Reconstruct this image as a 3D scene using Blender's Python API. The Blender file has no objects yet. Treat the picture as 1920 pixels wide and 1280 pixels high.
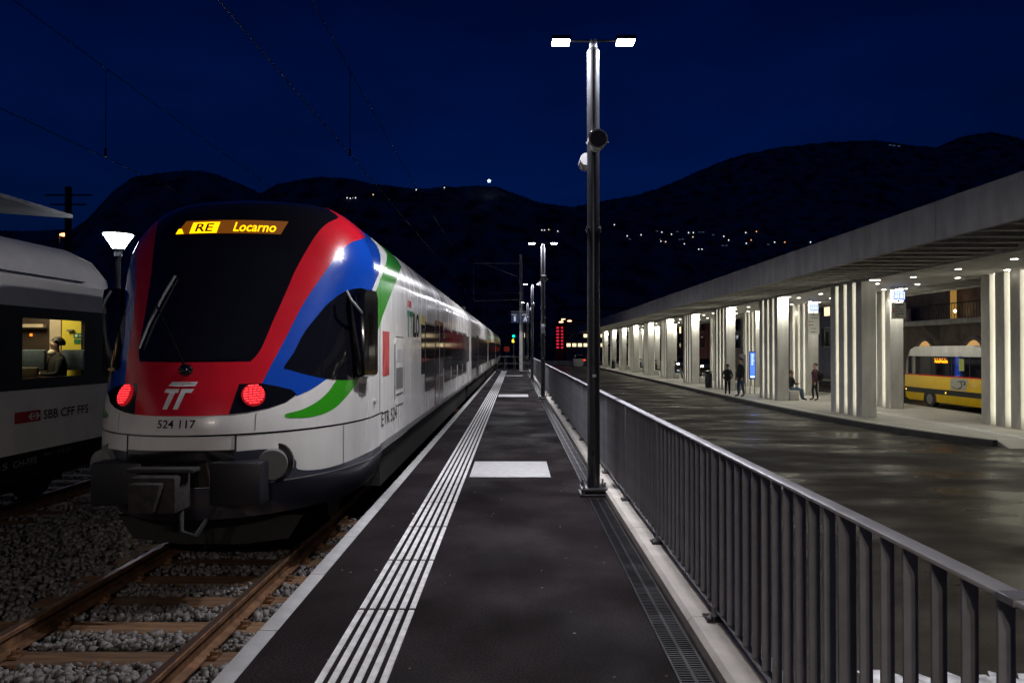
import bpy, bmesh, math, random
import numpy as np
from mathutils import Vector, Matrix
from mathutils.bvhtree import BVHTree
R = math.radians
random.seed(7); rng = np.random.default_rng(7)
sc = bpy.context.scene
col = sc.collection

# ---------------------------------------------------------------- camera, sky, exposure
CAMH, FPX, VX, VY = 1.61, 1307.0, 966.0, 654.0      # eye height, focal length and vanishing point in photo pixels (1920 wide)
cd = bpy.data.cameras.new('camera'); cam = bpy.data.objects.new('camera', cd); col.objects.link(cam)
cd.sensor_width = 36.0; cd.lens = FPX / 1920 * 36.0; cd.clip_start = 0.05; cd.clip_end = 30000
cam.location = (0, 0, CAMH)
cam.rotation_euler = (R(90) + math.atan((VY - 640) / FPX), 0, math.atan((VX - 960) / FPX))
sc.camera = cam
world = bpy.data.worlds.new('World'); sc.world = world; world.use_nodes = True
wn = world.node_tree.nodes; wl = world.node_tree.links
bg = wn['Background']
sky = wn.new('ShaderNodeTexSky'); sky.sky_type = 'NISHITA'; sky.sun_disc = False
sky.sun_elevation = R(1.5); sky.sun_rotation = R(180); sky.altitude = 200; sky.air_density = 1.0
sky.dust_density = 0.0; sky.ozone_density = 6.0
tint = wn.new('ShaderNodeMix'); tint.data_type = 'RGBA'; tint.blend_type = 'MULTIPLY'; tint.inputs[0].default_value = 1.0
tint.inputs[7].default_value = (.06,.42,1.0,1)          # the deep blue of late dusk
wtc = wn.new('ShaderNodeTexCoord'); wmp = wn.new('ShaderNodeMapping'); wmp.inputs['Scale'].default_value = (1,1,3.2); wl.new(wtc.outputs['Generated'], wmp.inputs[0])
wno = wn.new('ShaderNodeTexNoise'); wno.inputs['Scale'].default_value = 2.3; wno.inputs['Detail'].default_value = 7; wl.new(wmp.outputs[0], wno.inputs['Vector'])
wmr = wn.new('ShaderNodeMapRange'); wmr.inputs['From Min'].default_value = .35; wmr.inputs['From Max'].default_value = .68; wmr.inputs['To Min'].default_value = .62; wmr.inputs['To Max'].default_value = 1.12; wl.new(wno.outputs['Fac'], wmr.inputs[0])
cld = wn.new('ShaderNodeMix'); cld.data_type = 'RGBA'; cld.blend_type = 'MULTIPLY'; cld.inputs[0].default_value = 1.0      # thin broken cloud
wl.new(sky.outputs[0], tint.inputs[6]); wl.new(tint.outputs[2], cld.inputs[6]); wl.new(wmr.outputs[0], cld.inputs[7]); wl.new(cld.outputs[2], bg.inputs[0]); bg.inputs[1].default_value = 0.038
sc.view_settings.view_transform = 'Standard'; sc.view_settings.look = 'None'
sc.view_settings.exposure = 0.0; sc.view_settings.gamma = 1.0
sc.render.engine = 'CYCLES'
sc.cycles.use_denoising = True
sc.cycles.max_bounces = 6; sc.cycles.diffuse_bounces = 3; sc.cycles.glossy_bounces = 3
sc.cycles.sample_clamp_indirect = 4.0
sc.cycles.use_light_tree = True

# ---------------------------------------------------------------- helpers
WO = {}
def pix(px, py, Y):                       # photo pixel at a known distance along the platform
    return Vector(((px - VX) / FPX * Y, Y, CAMH - (py - VY) / FPX * Y))
def reg(o, parent=None, origin=(0, 0, 0)):
    col.objects.link(o); WO[o.name] = Vector(origin)
    if parent is not None:
        o.parent = parent; o.location = Vector(origin) - WO[parent.name]
    else:
        o.location = origin
    return o
def tag(o, label, cat, group=None):
    o['label'] = label; o['category'] = cat
    if group: o['group'] = group
    return o
def thing(name, label, cat, loc=(0, 0, 0), group=None):
    o = bpy.data.objects.new(name, None); o.empty_display_size = 0.2
    reg(o, None, loc); return tag(o, label, cat, group)
def struct(o): o['kind'] = 'structure'; return o
def stuff(o): o['kind'] = 'stuff'; return o

class MB:
    def __init__(s): s.v = []; s.f = []; s.m = []
    def add(s, vs, fs, mi=0):
        n = len(s.v); s.v += [tuple(v) for v in vs]
        s.f += [tuple(i + n for i in f) for f in fs]; s.m += [mi] * len(fs); return s
    def box(s, x0, x1, y0, y1, z0, z1, mi=0):
        return s.add([(x0,y0,z0),(x1,y0,z0),(x1,y1,z0),(x0,y1,z0),(x0,y0,z1),(x1,y0,z1),(x1,y1,z1),(x0,y1,z1)],
                     [(0,3,2,1),(4,5,6,7),(0,1,5,4),(1,2,6,5),(2,3,7,6),(3,0,4,7)], mi)
    def cyl(s, p0, p1, r0, r1=None, n=14, mi=0, caps=True):
        p0 = Vector(p0); p1 = Vector(p1); r1 = r0 if r1 is None else r1
        d = (p1 - p0).normalized(); a = Vector((0,0,1)) if abs(d.z) < .9 else Vector((1,0,0))
        u = d.cross(a).normalized(); w = d.cross(u)
        vs = [p + (u*math.cos(2*math.pi*i/n) + w*math.sin(2*math.pi*i/n))*r for p, r in ((p0,r0),(p1,r1)) for i in range(n)]
        fs = [(i,(i+1)%n,n+(i+1)%n,n+i) for i in range(n)]
        if caps: fs += [tuple(range(n-1,-1,-1)), tuple(range(n,2*n))]
        return s.add(vs, fs, mi)
    def tube(s, pts, r, n=8, mi=0):
        pts = [Vector(p) for p in pts]; vs = []; k = len(pts)
        for i, p in enumerate(pts):
            d = (pts[min(i+1,k-1)] - pts[max(i-1,0)]).normalized(); a = Vector((0,0,1)) if abs(d.z) < .9 else Vector((1,0,0))
            u = d.cross(a).normalized(); w = d.cross(u)
            vs += [p + (u*math.cos(2*math.pi*j/n) + w*math.sin(2*math.pi*j/n))*r for j in range(n)]
        fs = [(i*n+j, i*n+(j+1)%n, (i+1)*n+(j+1)%n, (i+1)*n+j) for i in range(k-1) for j in range(n)]
        fs += [tuple(range(n-1,-1,-1)), tuple(range((k-1)*n, k*n))]
        return s.add(vs, fs, mi)
    def prism(s, poly, axis, a, b, mi=0):
        n = len(poly)
        def P(q, t): return {'x': (t,q[0],q[1]), 'y': (q[0],t,q[1]), 'z': (q[0],q[1],t)}[axis]
        vs = [P(q,a) for q in poly] + [P(q,b) for q in poly]
        fs = [(i,(i+1)%n,n+(i+1)%n,n+i) for i in range(n)] + [tuple(range(n-1,-1,-1)), tuple(range(n,2*n))]
        return s.add(vs, fs, mi)
    def sph(s, c, r, nu=12, nv=8, mi=0):
        c = Vector(c); r = Vector(r) if hasattr(r,'__len__') else Vector((r,r,r)); vs = []; fs = []
        for j in range(nv+1):
            p = math.pi*j/nv
            for i in range(nu):
                t = 2*math.pi*i/nu; vs.append((c.x+r.x*math.sin(p)*math.cos(t), c.y+r.y*math.sin(p)*math.sin(t), c.z+r.z*math.cos(p)))
        for j in range(nv):
            for i in range(nu): fs.append((j*nu+i, (j+1)*nu+i, (j+1)*nu+(i+1)%nu, j*nu+(i+1)%nu))
        return s.add(vs, fs, mi)
    def lathe(s, c, prof, n=16, mi=0):                     # prof: (radius, z) from bottom to top round a vertical axis
        c = Vector(c); vs = []; k = len(prof)
        for r, z in prof:
            for i in range(n): vs.append((c.x+r*math.cos(2*math.pi*i/n), c.y+r*math.sin(2*math.pi*i/n), c.z+z))
        fs = [(j*n+i, j*n+(i+1)%n, (j+1)*n+(i+1)%n, (j+1)*n+i) for j in range(k-1) for i in range(n)]
        fs += [tuple(range(n-1,-1,-1)), tuple(range((k-1)*n,k*n))]
        return s.add(vs, fs, mi)
    def build(s, name, mats, parent=None, origin=None, bevel=0, smooth=None, recalc=True, seg=2, local=False):
        if origin is None: origin = WO[parent.name] if parent is not None else (0,0,0)
        o_ = Vector((0,0,0)) if local else Vector(origin)
        me = bpy.data.meshes.new(name)
        me.from_pydata([(v[0]-o_.x, v[1]-o_.y, v[2]-o_.z) for v in s.v], [], s.f)
        mats = mats if isinstance(mats,(list,tuple)) else [mats]
        for m in mats: me.materials.append(m)
        if len(mats) > 1: me.polygons.foreach_set('material_index', s.m)
        if bevel or recalc:
            bm = bmesh.new(); bm.from_mesh(me)
            if recalc: bmesh.ops.recalc_face_normals(bm, faces=bm.faces)
            if bevel:
                es = [e for e in bm.edges if len(e.link_faces) == 2 and e.calc_face_angle(0) > .6]
                bmesh.ops.bevel(bm, geom=es, offset=bevel, segments=seg, affect='EDGES', profile=.5, clamp_overlap=True)
            bm.to_mesh(me); bm.free()
        if smooth is None: smooth = 40
        if smooth:
            me.polygons.foreach_set('use_smooth', [True]*len(me.polygons)); me.set_sharp_from_angle(angle=R(smooth))
        o = bpy.data.objects.new(name, me)
        return reg(o, parent, origin)
def inst(src, parent, origin):                              # another object on the same mesh
    o = bpy.data.objects.new(src.name.split('.')[0], src.data)
    return reg(o, parent, origin)
def clone(root, loc, label=None):
    r = root.copy(); reg(r, None, loc)
    if label: r['label'] = label
    for ch in root.children:
        c = ch.copy(); col.objects.link(c); c.parent = r; WO[c.name] = Vector(loc)
        for g in ch.children:
            d = g.copy(); col.objects.link(d); d.parent = c; WO[d.name] = Vector(loc)
    return r

# ---------------------------------------------------------------- materials
def M(name, c, rough=.6, metal=0., var=.15, scale=6., bump=0., bscale=80., coat=0., rvar=0., emit=None, es=0., stretch=(1,1,1), spec=.5, c2=None, objrand=.0, bdist=.01, world_co=False, detail=5):
    m = bpy.data.materials.new(name); m.use_nodes = True
    nt = m.node_tree; N = nt.nodes; L = nt.links; b = N['Principled BSDF']
    c = tuple(c) + (1,)
    b.inputs['Roughness'].default_value = rough; b.inputs['Metallic'].default_value = metal
    b.inputs['Coat Weight'].default_value = coat; b.inputs['Coat Roughness'].default_value = .06
    b.inputs['Specular IOR Level'].default_value = spec
    b.inputs['Base Color'].default_value = c
    if emit is not None:
        b.inputs['Emission Color'].default_value = tuple(emit)+(1,); b.inputs['Emission Strength'].default_value = es
    tc = N.new('ShaderNodeTexCoord'); mp = N.new('ShaderNodeMapping'); mp.inputs['Scale'].default_value = stretch
    if world_co:
        g = N.new('ShaderNodeNewGeometry'); L.new(g.outputs['Position'], mp.inputs[0])
    else: L.new(tc.outputs['Object'], mp.inputs[0])
    if var or rvar or c2:
        n = N.new('ShaderNodeTexNoise'); n.inputs['Scale'].default_value = scale; n.inputs['Detail'].default_value = detail
        n.inputs['Roughness'].default_value = .6
        L.new(mp.outputs[0], n.inputs['Vector'])
        if var or c2:
            r = N.new('ShaderNodeValToRGB'); r.color_ramp.elements[0].position = .3; r.color_ramp.elements[1].position = .7
            lo = tuple(x*(1-var) for x in c[:3])+(1,); hi = tuple(min(1,x*(1+var)) for x in (c2 or c[:3]))+(1,)
            r.color_ramp.elements[0].color = lo; r.color_ramp.elements[1].color = hi
            L.new(n.outputs['Fac'], r.inputs[0]); out = r.outputs[0]
            if objrand:
                oi = N.new('ShaderNodeObjectInfo'); mr = N.new('ShaderNodeMapRange')
                mr.inputs['To Min'].default_value = 1-objrand; mr.inputs['To Max'].default_value = 1+objrand
                L.new(oi.outputs['Random'], mr.inputs[0])
                mx = N.new('ShaderNodeMix'); mx.data_type = 'RGBA'; mx.blend_type = 'MULTIPLY'; mx.inputs[0].default_value = 1
                L.new(out, mx.inputs[6]); L.new(mr.outputs[0], mx.inputs[7]); out = mx.outputs[2]
            L.new(out, b.inputs['Base Color'])
        if rvar:
            mr = N.new('ShaderNodeMapRange'); mr.inputs['From Min'].default_value = .32; mr.inputs['From Max'].default_value = .68
            mr.inputs['To Min'].default_value = max(.02,rough-rvar); mr.inputs['To Max'].default_value = min(1,rough+rvar)
            n2 = N.new('ShaderNodeTexNoise'); n2.inputs['Scale'].default_value = scale*.6; n2.inputs['Detail'].default_value = 4
            L.new(mp.outputs[0], n2.inputs['Vector']); L.new(n2.outputs['Fac'], mr.inputs[0]); L.new(mr.outputs[0], b.inputs['Roughness'])
    if bump:
        nb = N.new('ShaderNodeTexNoise'); nb.inputs['Scale'].default_value = bscale; nb.inputs['Detail'].default_value = 3
        L.new(mp.outputs[0], nb.inputs['Vector'])
        bp = N.new('ShaderNodeBump'); bp.inputs['Strength'].default_value = bump; bp.inputs['Distance'].default_value = bdist
        L.new(nb.outputs['Fac'], bp.inputs['Height']); L.new(bp.outputs[0], b.inputs['Normal'])
        if coat: L.new(bp.outputs[0], b.inputs['Coat Normal'])
    return m
def EM(name, c, s):
    return M(name, (.02,.02,.02), .5, var=0, emit=c, es=s)

# lettering: flat text outlines as vertices and faces, made once
def text2d(s, bold=0.0):
    cu = bpy.data.curves.new('t','FONT'); cu.body = s; cu.size = 1; cu.resolution_u = 3; cu.offset = bold
    o = bpy.data.objects.new('t', cu); col.objects.link(o)
    me = bpy.data.meshes.new_from_object(o.evaluated_get(bpy.context.evaluated_depsgraph_get()))
    bm = bmesh.new(); bm.from_mesh(me); bmesh.ops.triangulate(bm, faces=bm.faces)
    vs = np.array([v.co[:2] for v in bm.verts]); fs = [tuple(v.index for v in f.verts) for f in bm.faces]
    bm.free(); bpy.data.objects.remove(o); bpy.data.curves.remove(cu); bpy.data.meshes.remove(me)
    vs = (vs - vs.min(0)) / (vs.max(0) - vs.min(0))          # unit box
    return vs, fs
def lettering(name, s, fn, mat, parent, bold=.012):           # fn maps the unit box to world points
    vs, fs = text2d(s, bold); mb = MB(); mb.add([fn(u, v) for u, v in vs], fs)
    return mb.build(name, mat, parent, smooth=0, recalc=False)

def ground_mat(name, c_lo, c_hi, scale, stretch, rough, rvar, spec, speck, bscale, puddle=0.):
    m = bpy.data.materials.new(name); m.use_nodes = True; nt = m.node_tree; N = nt.nodes; L = nt.links; b = N['Principled BSDF']
    g = N.new('ShaderNodeNewGeometry'); mp = N.new('ShaderNodeMapping'); mp.inputs['Scale'].default_value = stretch; L.new(g.outputs['Position'], mp.inputs[0])
    def noise(s, d, vec): n = N.new('ShaderNodeTexNoise'); n.inputs['Scale'].default_value = s; n.inputs['Detail'].default_value = d; L.new(vec, n.inputs['Vector']); return n.outputs['Fac']
    big = noise(scale, 6, mp.outputs[0]); fine = noise(bscale, 2, g.outputs['Position'])
    r = N.new('ShaderNodeValToRGB'); r.color_ramp.elements[0].position = .32; r.color_ramp.elements[1].position = .68
    r.color_ramp.elements[0].color = tuple(c_lo)+(1,); r.color_ramp.elements[1].color = tuple(c_hi)+(1,); L.new(big, r.inputs[0])
    sp = N.new('ShaderNodeMapRange'); sp.inputs['From Min'].default_value = .35; sp.inputs['From Max'].default_value = .72; sp.inputs['To Min'].default_value = 1-speck; sp.inputs['To Max'].default_value = 1+speck*1.6; L.new(fine, sp.inputs[0])
    mx = N.new('ShaderNodeMix'); mx.data_type = 'RGBA'; mx.blend_type = 'MULTIPLY'; mx.inputs[0].default_value = 1; L.new(r.outputs[0], mx.inputs[6]); L.new(sp.outputs[0], mx.inputs[7]); L.new(mx.outputs[2], b.inputs['Base Color'])
    wet = noise(scale*.8+.13, 5, mp.outputs[0]); rr = N.new('ShaderNodeMapRange'); rr.inputs['From Min'].default_value = .38; rr.inputs['From Max'].default_value = .62; rr.inputs['To Min'].default_value = rough-rvar; rr.inputs['To Max'].default_value = rough+rvar; L.new(wet, rr.inputs[0]); L.new(rr.outputs[0], b.inputs['Roughness'])
    b.inputs['Specular IOR Level'].default_value = spec
    bp = N.new('ShaderNodeBump'); bp.inputs['Strength'].default_value = .45; bp.inputs['Distance'].default_value = .004; L.new(fine, bp.inputs['Height']); L.new(bp.outputs[0], b.inputs['Normal'])
    return m
m_asphalt = ground_mat('platform_asphalt', (.008,.006,.0067), (.022,.016,.0175), 1.3, (1,.8,1), .78, .14, .06, .6, 95)
m_road = ground_mat('wet_road', (.013,.011,.008), (.050,.042,.030), .8, (.6,1.25,1), .45, .22, .38, .5, 60)
m_ground = M('ground', (.03,.028,.026), .9, var=.4, scale=.5, bump=.4, bscale=8)
m_ballast_bed = M('ballast_bed', (.07,.066,.062), .9, var=.7, scale=22, bump=1, bscale=26, bdist=.05)
m_stone = M('ballast_stone', (.055,.055,.06), .7, var=.6, scale=16, bump=.3, bscale=90, c2=(.17,.155,.145))
m_concrete = M('pale_concrete', (.50,.485,.45), .75, var=.24, scale=1.5, bump=.15, bscale=70, bdist=.004, objrand=.06, stretch=(1.6,1.6,.45), detail=8)
m_kerbc = M('curb_concrete', (.50,.46,.42), .8, var=.18, scale=4, bump=.3, bscale=90, bdist=.004, objrand=.06)
m_darkkerb = M('dark_kerb', (.06,.058,.055), .8, var=.3, scale=4, bump=.2, bscale=60)
m_paving = M('paving_concrete', (.42,.40,.36), .6, var=.2, scale=.8, bump=.15, bscale=60, rvar=.12, bdist=.004)
m_paint = M('white_marking', (.80,.79,.78), .55, var=.26, scale=11, detail=9, bump=.15, bscale=150, bdist=.003)
m_edge = M('edge_stone', (.42,.42,.42), .7, var=.16, scale=7, bump=.3, bscale=120, bdist=.004, objrand=.06)
m_plate = M('plate_white', (.50,.49,.50), .6, var=.12, scale=9, bump=.1, bscale=150, bdist=.002)
m_wornpaint = M('worn_marking', (.65,.65,.65), .6, var=.5, scale=9, bump=.2, bscale=90, bdist=.003)
m_galv = M('painted_steel', (.20,.20,.22), .45, metal=.0, var=.22, scale=7, rvar=.1, objrand=.14, detail=8)
m_rail_top = M('handrail_steel', (.50,.50,.52), .4, metal=.2, var=.1, scale=9, rvar=.08)
m_darksteel = M('dark_steel', (.022,.022,.026), .38, metal=.3, var=.2, scale=7, rvar=.1, coat=.2)
m_pole = M('pole_paint', (.045,.046,.052), .33, metal=.5, var=.15, scale=5, rvar=.06)
m_bolt = M('bolt_steel', (.5,.5,.5), .3, metal=1, var=.1)
m_rust = M('rusty_rail', (.11,.055,.03), .7, metal=.3, var=.45, scale=9, bump=.25, bscale=60, c2=(.17,.085,.04))
m_railhead = M('rail_head', (.20,.13,.10), .35, metal=.8, var=.3, scale=8, stretch=(1,.1,1))
m_wood = M('sleeper_wood', (.085,.047,.026), .75, var=.5, scale=3, bump=.7, bscale=14, stretch=(.6,6,6), c2=(.16,.085,.042), bdist=.01, objrand=.3)
m_white = M('white_paint', (.72,.705,.67), .24, var=.09, scale=2.2, stretch=(1.5,1.5,.35), detail=8, rvar=.08, spec=.35, coat=.12, bump=.05, bscale=3.2, bdist=.02)
m_black = M('black_paint', (.006,.006,.008), .12, var=0, coat=.5)
m_glassd = M('dark_glass', (.007,.007,.010), .05, var=0, coat=.6, bump=.03, bscale=1.4, bdist=.02)
m_sideglass = M('side_glass', (.006,.006,.008), .08, var=0, spec=.12, bump=.03, bscale=1.4, bdist=.02)
m_red = M('red_paint', (.58,.011,.022), .22, var=.08, scale=3, coat=.35, rvar=.06)
m_blue = M('blue_paint', (.006,.062,.42), .2, var=.05, scale=3, coat=.5)
m_green = M('green_paint', (.035,.34,.012), .2, var=.05, scale=3, coat=.5)
m_navy = M('navy_skirt', (.030,.032,.050), .28, var=.2, scale=3, coat=.3)
m_under = M('underframe', (.018,.017,.016), .7, var=.4, scale=6, bump=.3, bscale=20)
m_grey = M('grey_panel', (.16,.16,.16), .45, var=.1)
m_lightgrey = M('light_grey', (.45,.45,.46), .4, var=.08)
m_whitelet = M('white_lettering', (.75,.75,.75), .45, var=0)
m_blacklet = M('black_lettering', (.012,.012,.014), .8, var=0, spec=.05)
m_rubber = M('rubber', (.015,.015,.015), .8, var=.2)
m_yellow = M('yellow_paint', (.82,.53,.008), .28, var=.06, coat=.4)
m_skin = M('skin', (.42,.26,.19), .55, var=.08)
m_wire = M('wire', (.012,.012,.014), .5, metal=.5, var=.1)
m_forest = M('forest_hill', (.03,.03,.03), 1, var=.5, scale=.022, bump=1, bscale=.05, bdist=6, detail=9, spec=0, c2=(.30,.28,.26))
# ---------------------------------------------------------------- ground, road, platform
ZR = -0.85                                   # bus road
ZT = -0.55                                   # top of rail
PE = 51.0                                    # platform end
b = MB(); b.add([(-9000,-3000,-1.2),(9000,-3000,-1.2),(9000,12000,-1.2),(-9000,12000,-1.2)], [(0,1,2,3)])
struct(b.build('ground', m_ground, smooth=0, recalc=False))
b = MB(); b.box(1.30, 26, -12, 135, -1.15, ZR)
struct(b.build('road', m_road, smooth=0))
b = MB(); b.box(-1.36, 1.0, -10, PE, -1.1, 0.0)
platform = struct(b.build('platform', m_asphalt, smooth=0))
# edge stones, one metre each, light concrete
b = MB(); b.box(-.055,.055,-.497,.497,-.16,0.004); e0 = b.build('edge_stone', m_edge, platform, (-1.415,-9.5,0), bevel=.008, local=True)
for i in range(1, 60): inst(e0, platform, (-1.415+random.uniform(-.002,.002), -9.5+i, 0))
b = MB(); b.box(-1.45,-1.36,-10,PE,-1.1,-.165); b.build('platform_wall', m_darkkerb, platform, smooth=0)
# tactile guide strip: tiles of one metre with six raised ribs
b = MB()
for k in range(6):
    x = -.967 + .0175 + k*.0622
    b.prism([(x-.0185,.0),(x+.0185,.0),(x+.015,.006),(x-.015,.006)], 'y', -.484, .484)
t0 = b.build('tactile_tile', m_paint, platform, (0,.82-6,0.001), smooth=0, local=True)
for i in range(1, 56): inst(t0, platform, (0, .82-6+i*1.0, .001))
# white cover plates with screws
def cover_plate(yc, label):
    t = thing('cover_plate', label, 'cover plate', (-.07, yc, .004), 'white plates set in the platform')
    b = MB(); b.box(-.575,.445,yc-.6,yc+.6,.002,.010); b.build('plate', m_plate, t, bevel=.002, seg=1)
    for sx in (-.52,-.07,.39):
        for sy in (-.54,.54):
            b = MB(); b.cyl((sx,yc+sy,.009),(sx,yc+sy,.0125),.014,n=8); b.build('screw', m_bolt, t)
cover_plate(9.35, 'large white rectangular plate set in dark platform beside the nearest lamp post')
cover_plate(24.0, 'second white plate in the platform, beside the second lamp post')
cover_plate(41.8, 'farthest small white plate near the platform end')
# kerb under the railing with stones of two metres
for i in range(31):
    y0 = -10 + i*2.0
    b = MB(); b.prism([(.985,-.3),(1.27,-.3),(1.27,.085),(1.01,.085),(.985,.06)], 'y', y0+.003, min(y0+1.997,PE))
    b.build('kerb_stone', m_kerbc, platform, (1.1,y0,0), smooth=0)
b = MB(); b.box(1.0,1.26,-10,PE,-1.1,-.3); b.build('retaining_wall', m_kerbc, platform, smooth=0)
# drain channel, grates of half a metre with ribs
drain = thing('drain_channel', 'narrow black slotted drain grating along the kerb under the railing', 'drain', (.875,-4,0))
b = MB()
b.box(-.085,-.073,-.249,.249,.0015,.011); b.box(.073,.085,-.249,.249,.0015,.011); b.box(-.008,.008,-.249,.249,.0015,.010)
for k in range(20):
    y = -.24 + k*.0253; b.box(-.073,-.008,y,y+.011,.0015,.009); b.box(.008,.073,y,y+.011,.0015,.009)
g0 = b.build('grate', m_darksteel, drain, (.875,-3.75,0), smooth=0, local=True)
for i in range(1, 100):
    y = -3.75 + i*.5
    if abs(y-7.75) < .5 or abs(y-22.6) < .5 or abs(y-36.9) < .5: continue
    inst(g0, drain, (.875,y,0))

# ---------------------------------------------------------------- tracks
b = MB(); b.prism([(-10.6,-1.19),(-1.451,-1.19),(-1.451,-.76),(-10.6,-.76)], 'y', -10, 140)
bed = struct(b.build('ballast_bed', m_ballast_bed, smooth=0))
def rail_prof(x):
    return [(x-.075,-.715),(x+.075,-.715),(x+.075,-.70),(x+.012,-.685),(x+.009,-.60),(x+.036,-.588),(x+.036,-.556),(x+.030,ZT),(x-.030,ZT),(x-.036,-.556),(x-.036,-.588),(x-.009,-.60),(x-.012,-.685),(x-.075,-.70)]
def track(xc, y0, y1, label, ns):
    t = thing('railway_track', label, 'railway track', (xc, y0, -.75))
    for s in (-1, 1):
        b = MB(); b.prism(rail_prof(xc+s*.752), 'y', y0, y1); r = b.build('rail', m_rust, t, smooth=30)
        b = MB(); b.box(xc+s*.752-.027, xc+s*.752+.027, y0, y1, ZT-.001, ZT+.002); b.build('running_surface', m_railhead, r, smooth=0)
    sl = None; cl = None
    for i in range(ns):
        y = 5.30 - .585*8 + i*.585
        if sl is None:
            b = MB(); b.box(-1.3,1.3,-.125,.125,-.15,0); sl = b.build('sleeper', m_wood, t, (xc,y,-.722), bevel=.012, seg=1, local=True); s_ = sl
            b = MB()
            b.box(-.04,.04,-.055,.055,.0,.022); b.cyl((0,-.025,.015),(0,-.025,.055),.02,n=6); b.cyl((0,.03,.015),(0,.03,.06),.017,n=6); b.cyl((.012,0,.018),(.012,0,.045),.03,n=8)
            cl = b.build('rail_fastening', m_rust, s_, (xc+.857,y,-.722), smooth=30, local=True)
        else:
            s_ = inst(sl, t, (xc + random.uniform(-.03,.03), y + random.uniform(-.02,.02), -.722 + random.uniform(-.006,.004)))
            if 5 < i < 26 and xc > -5:
                for dx in (-.857,-.647,.647,.857): inst(cl, s_, (xc+dx,y,-.722))
TX = -3.14; TX2 = -7.8
track(TX, -4, 112, 'near railway track with rusty rails and wooden sleepers beside the platform', 110)
track(TX2, -4, 112, 'far left railway track in the dark under the grey white carriage', 60)
# ballast stones
ico = bmesh.new(); bmesh.ops.create_icosphere(ico, subdivisions=1, radius=1)
iv = np.array([v.co[:] for v in ico.verts]); ifc = np.array([[v.index for v in f.verts] for f in ico.faces]); ico.free()
cv = np.array([(sx,sy,sz) for sx in (-.75,.75) for sy in (-.7,.7) for sz in (-.6,.6)],float)
cfc = np.array([(0,1,3),(0,3,2),(4,6,7),(4,7,5),(0,4,5),(0,5,1),(2,3,7),(2,7,6),(0,2,6),(0,6,4),(1,5,7),(1,7,3)])
def stones(n, x0, x1, y0, y1, ztop, name, smin, smax, avoid, cube=False):
    IV, IF = (cv, cfc) if cube else (iv, ifc)
    x = rng.uniform(x0,x1,n); y = y0 + (y1-y0)*rng.uniform(0,1,n)**1.35
    z = ztop + rng.uniform(-.022,.018,n)
    keep = np.ones(n,bool)
    for f in avoid: keep &= ~f(x,y)
    x=x[keep]; y=y[keep]; z=z[keep]; n=len(x)
    s = (smin+(smax-smin)*rng.uniform(0,1,(n,1,1))**1.8)*rng.uniform(.6,1.25,(n,1,3))
    jit = IV[None]*(1+rng.uniform(-.38,.38,(n,len(IV),1)))
    v = jit*s
    a = rng.uniform(0,6.28,n); ca,sa = np.cos(a),np.sin(a)
    t = rng.uniform(-1.2,1.2,n); ct,st = np.cos(t),np.sin(t)
    vx = v[:,:,0]*ca[:,None]-v[:,:,1]*sa[:,None]; vy = v[:,:,0]*sa[:,None]+v[:,:,1]*ca[:,None]; vz=v[:,:,2]
    vy2 = vy*ct[:,None]-vz*st[:,None]; vz2 = vy*st[:,None]+vz*ct[:,None]
    co = np.stack([vx+x[:,None],vy2+y[:,None],vz2+z[:,None]],-1).reshape(-1,3)
    fs = (IF[None]+(np.arange(n)*len(IV))[:,None,None]).reshape(-1,3)
    me = bpy.data.meshes.new(name); me.vertices.add(len(co)); me.vertices.foreach_set('co',co.ravel().astype(np.float32))
    me.loops.add(fs.size); me.loops.foreach_set('vertex_index',fs.ravel().astype(np.int32))
    me.polygons.add(len(fs)); me.polygons.foreach_set('loop_start',np.arange(0,fs.size,3,dtype=np.int32)); me.update()
    me.materials.append(m_stone); o = bpy.data.objects.new(name,me); reg(o); return stuff(o)
def on_sleeper(xc):
    def f(x,y):
        q = (y-5.30)/.585; return (np.abs(x-xc)<1.33)&(np.abs(q-np.round(q))*.585<.15)
    return f
def on_rail(xc): return lambda x,y: (np.abs(np.abs(x-xc)-.752)<.10)
o = stones(34000, -9.2, -1.48, 3.2, 15, -.735, 'ballast', .015, .045, [on_sleeper(TX), on_rail(TX), on_sleeper(TX2), on_rail(TX2)], True)
tag(o, 'grey crushed stone ballast between and beside the rails', 'ballast')
o = stones(9000, -4.5, -1.48, 3.2, 8, -.722, 'ballast', .013, .036, [on_sleeper(TX), on_rail(TX)])
tag(o, 'loose upper ballast stones near the platform edge', 'ballast')

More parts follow.
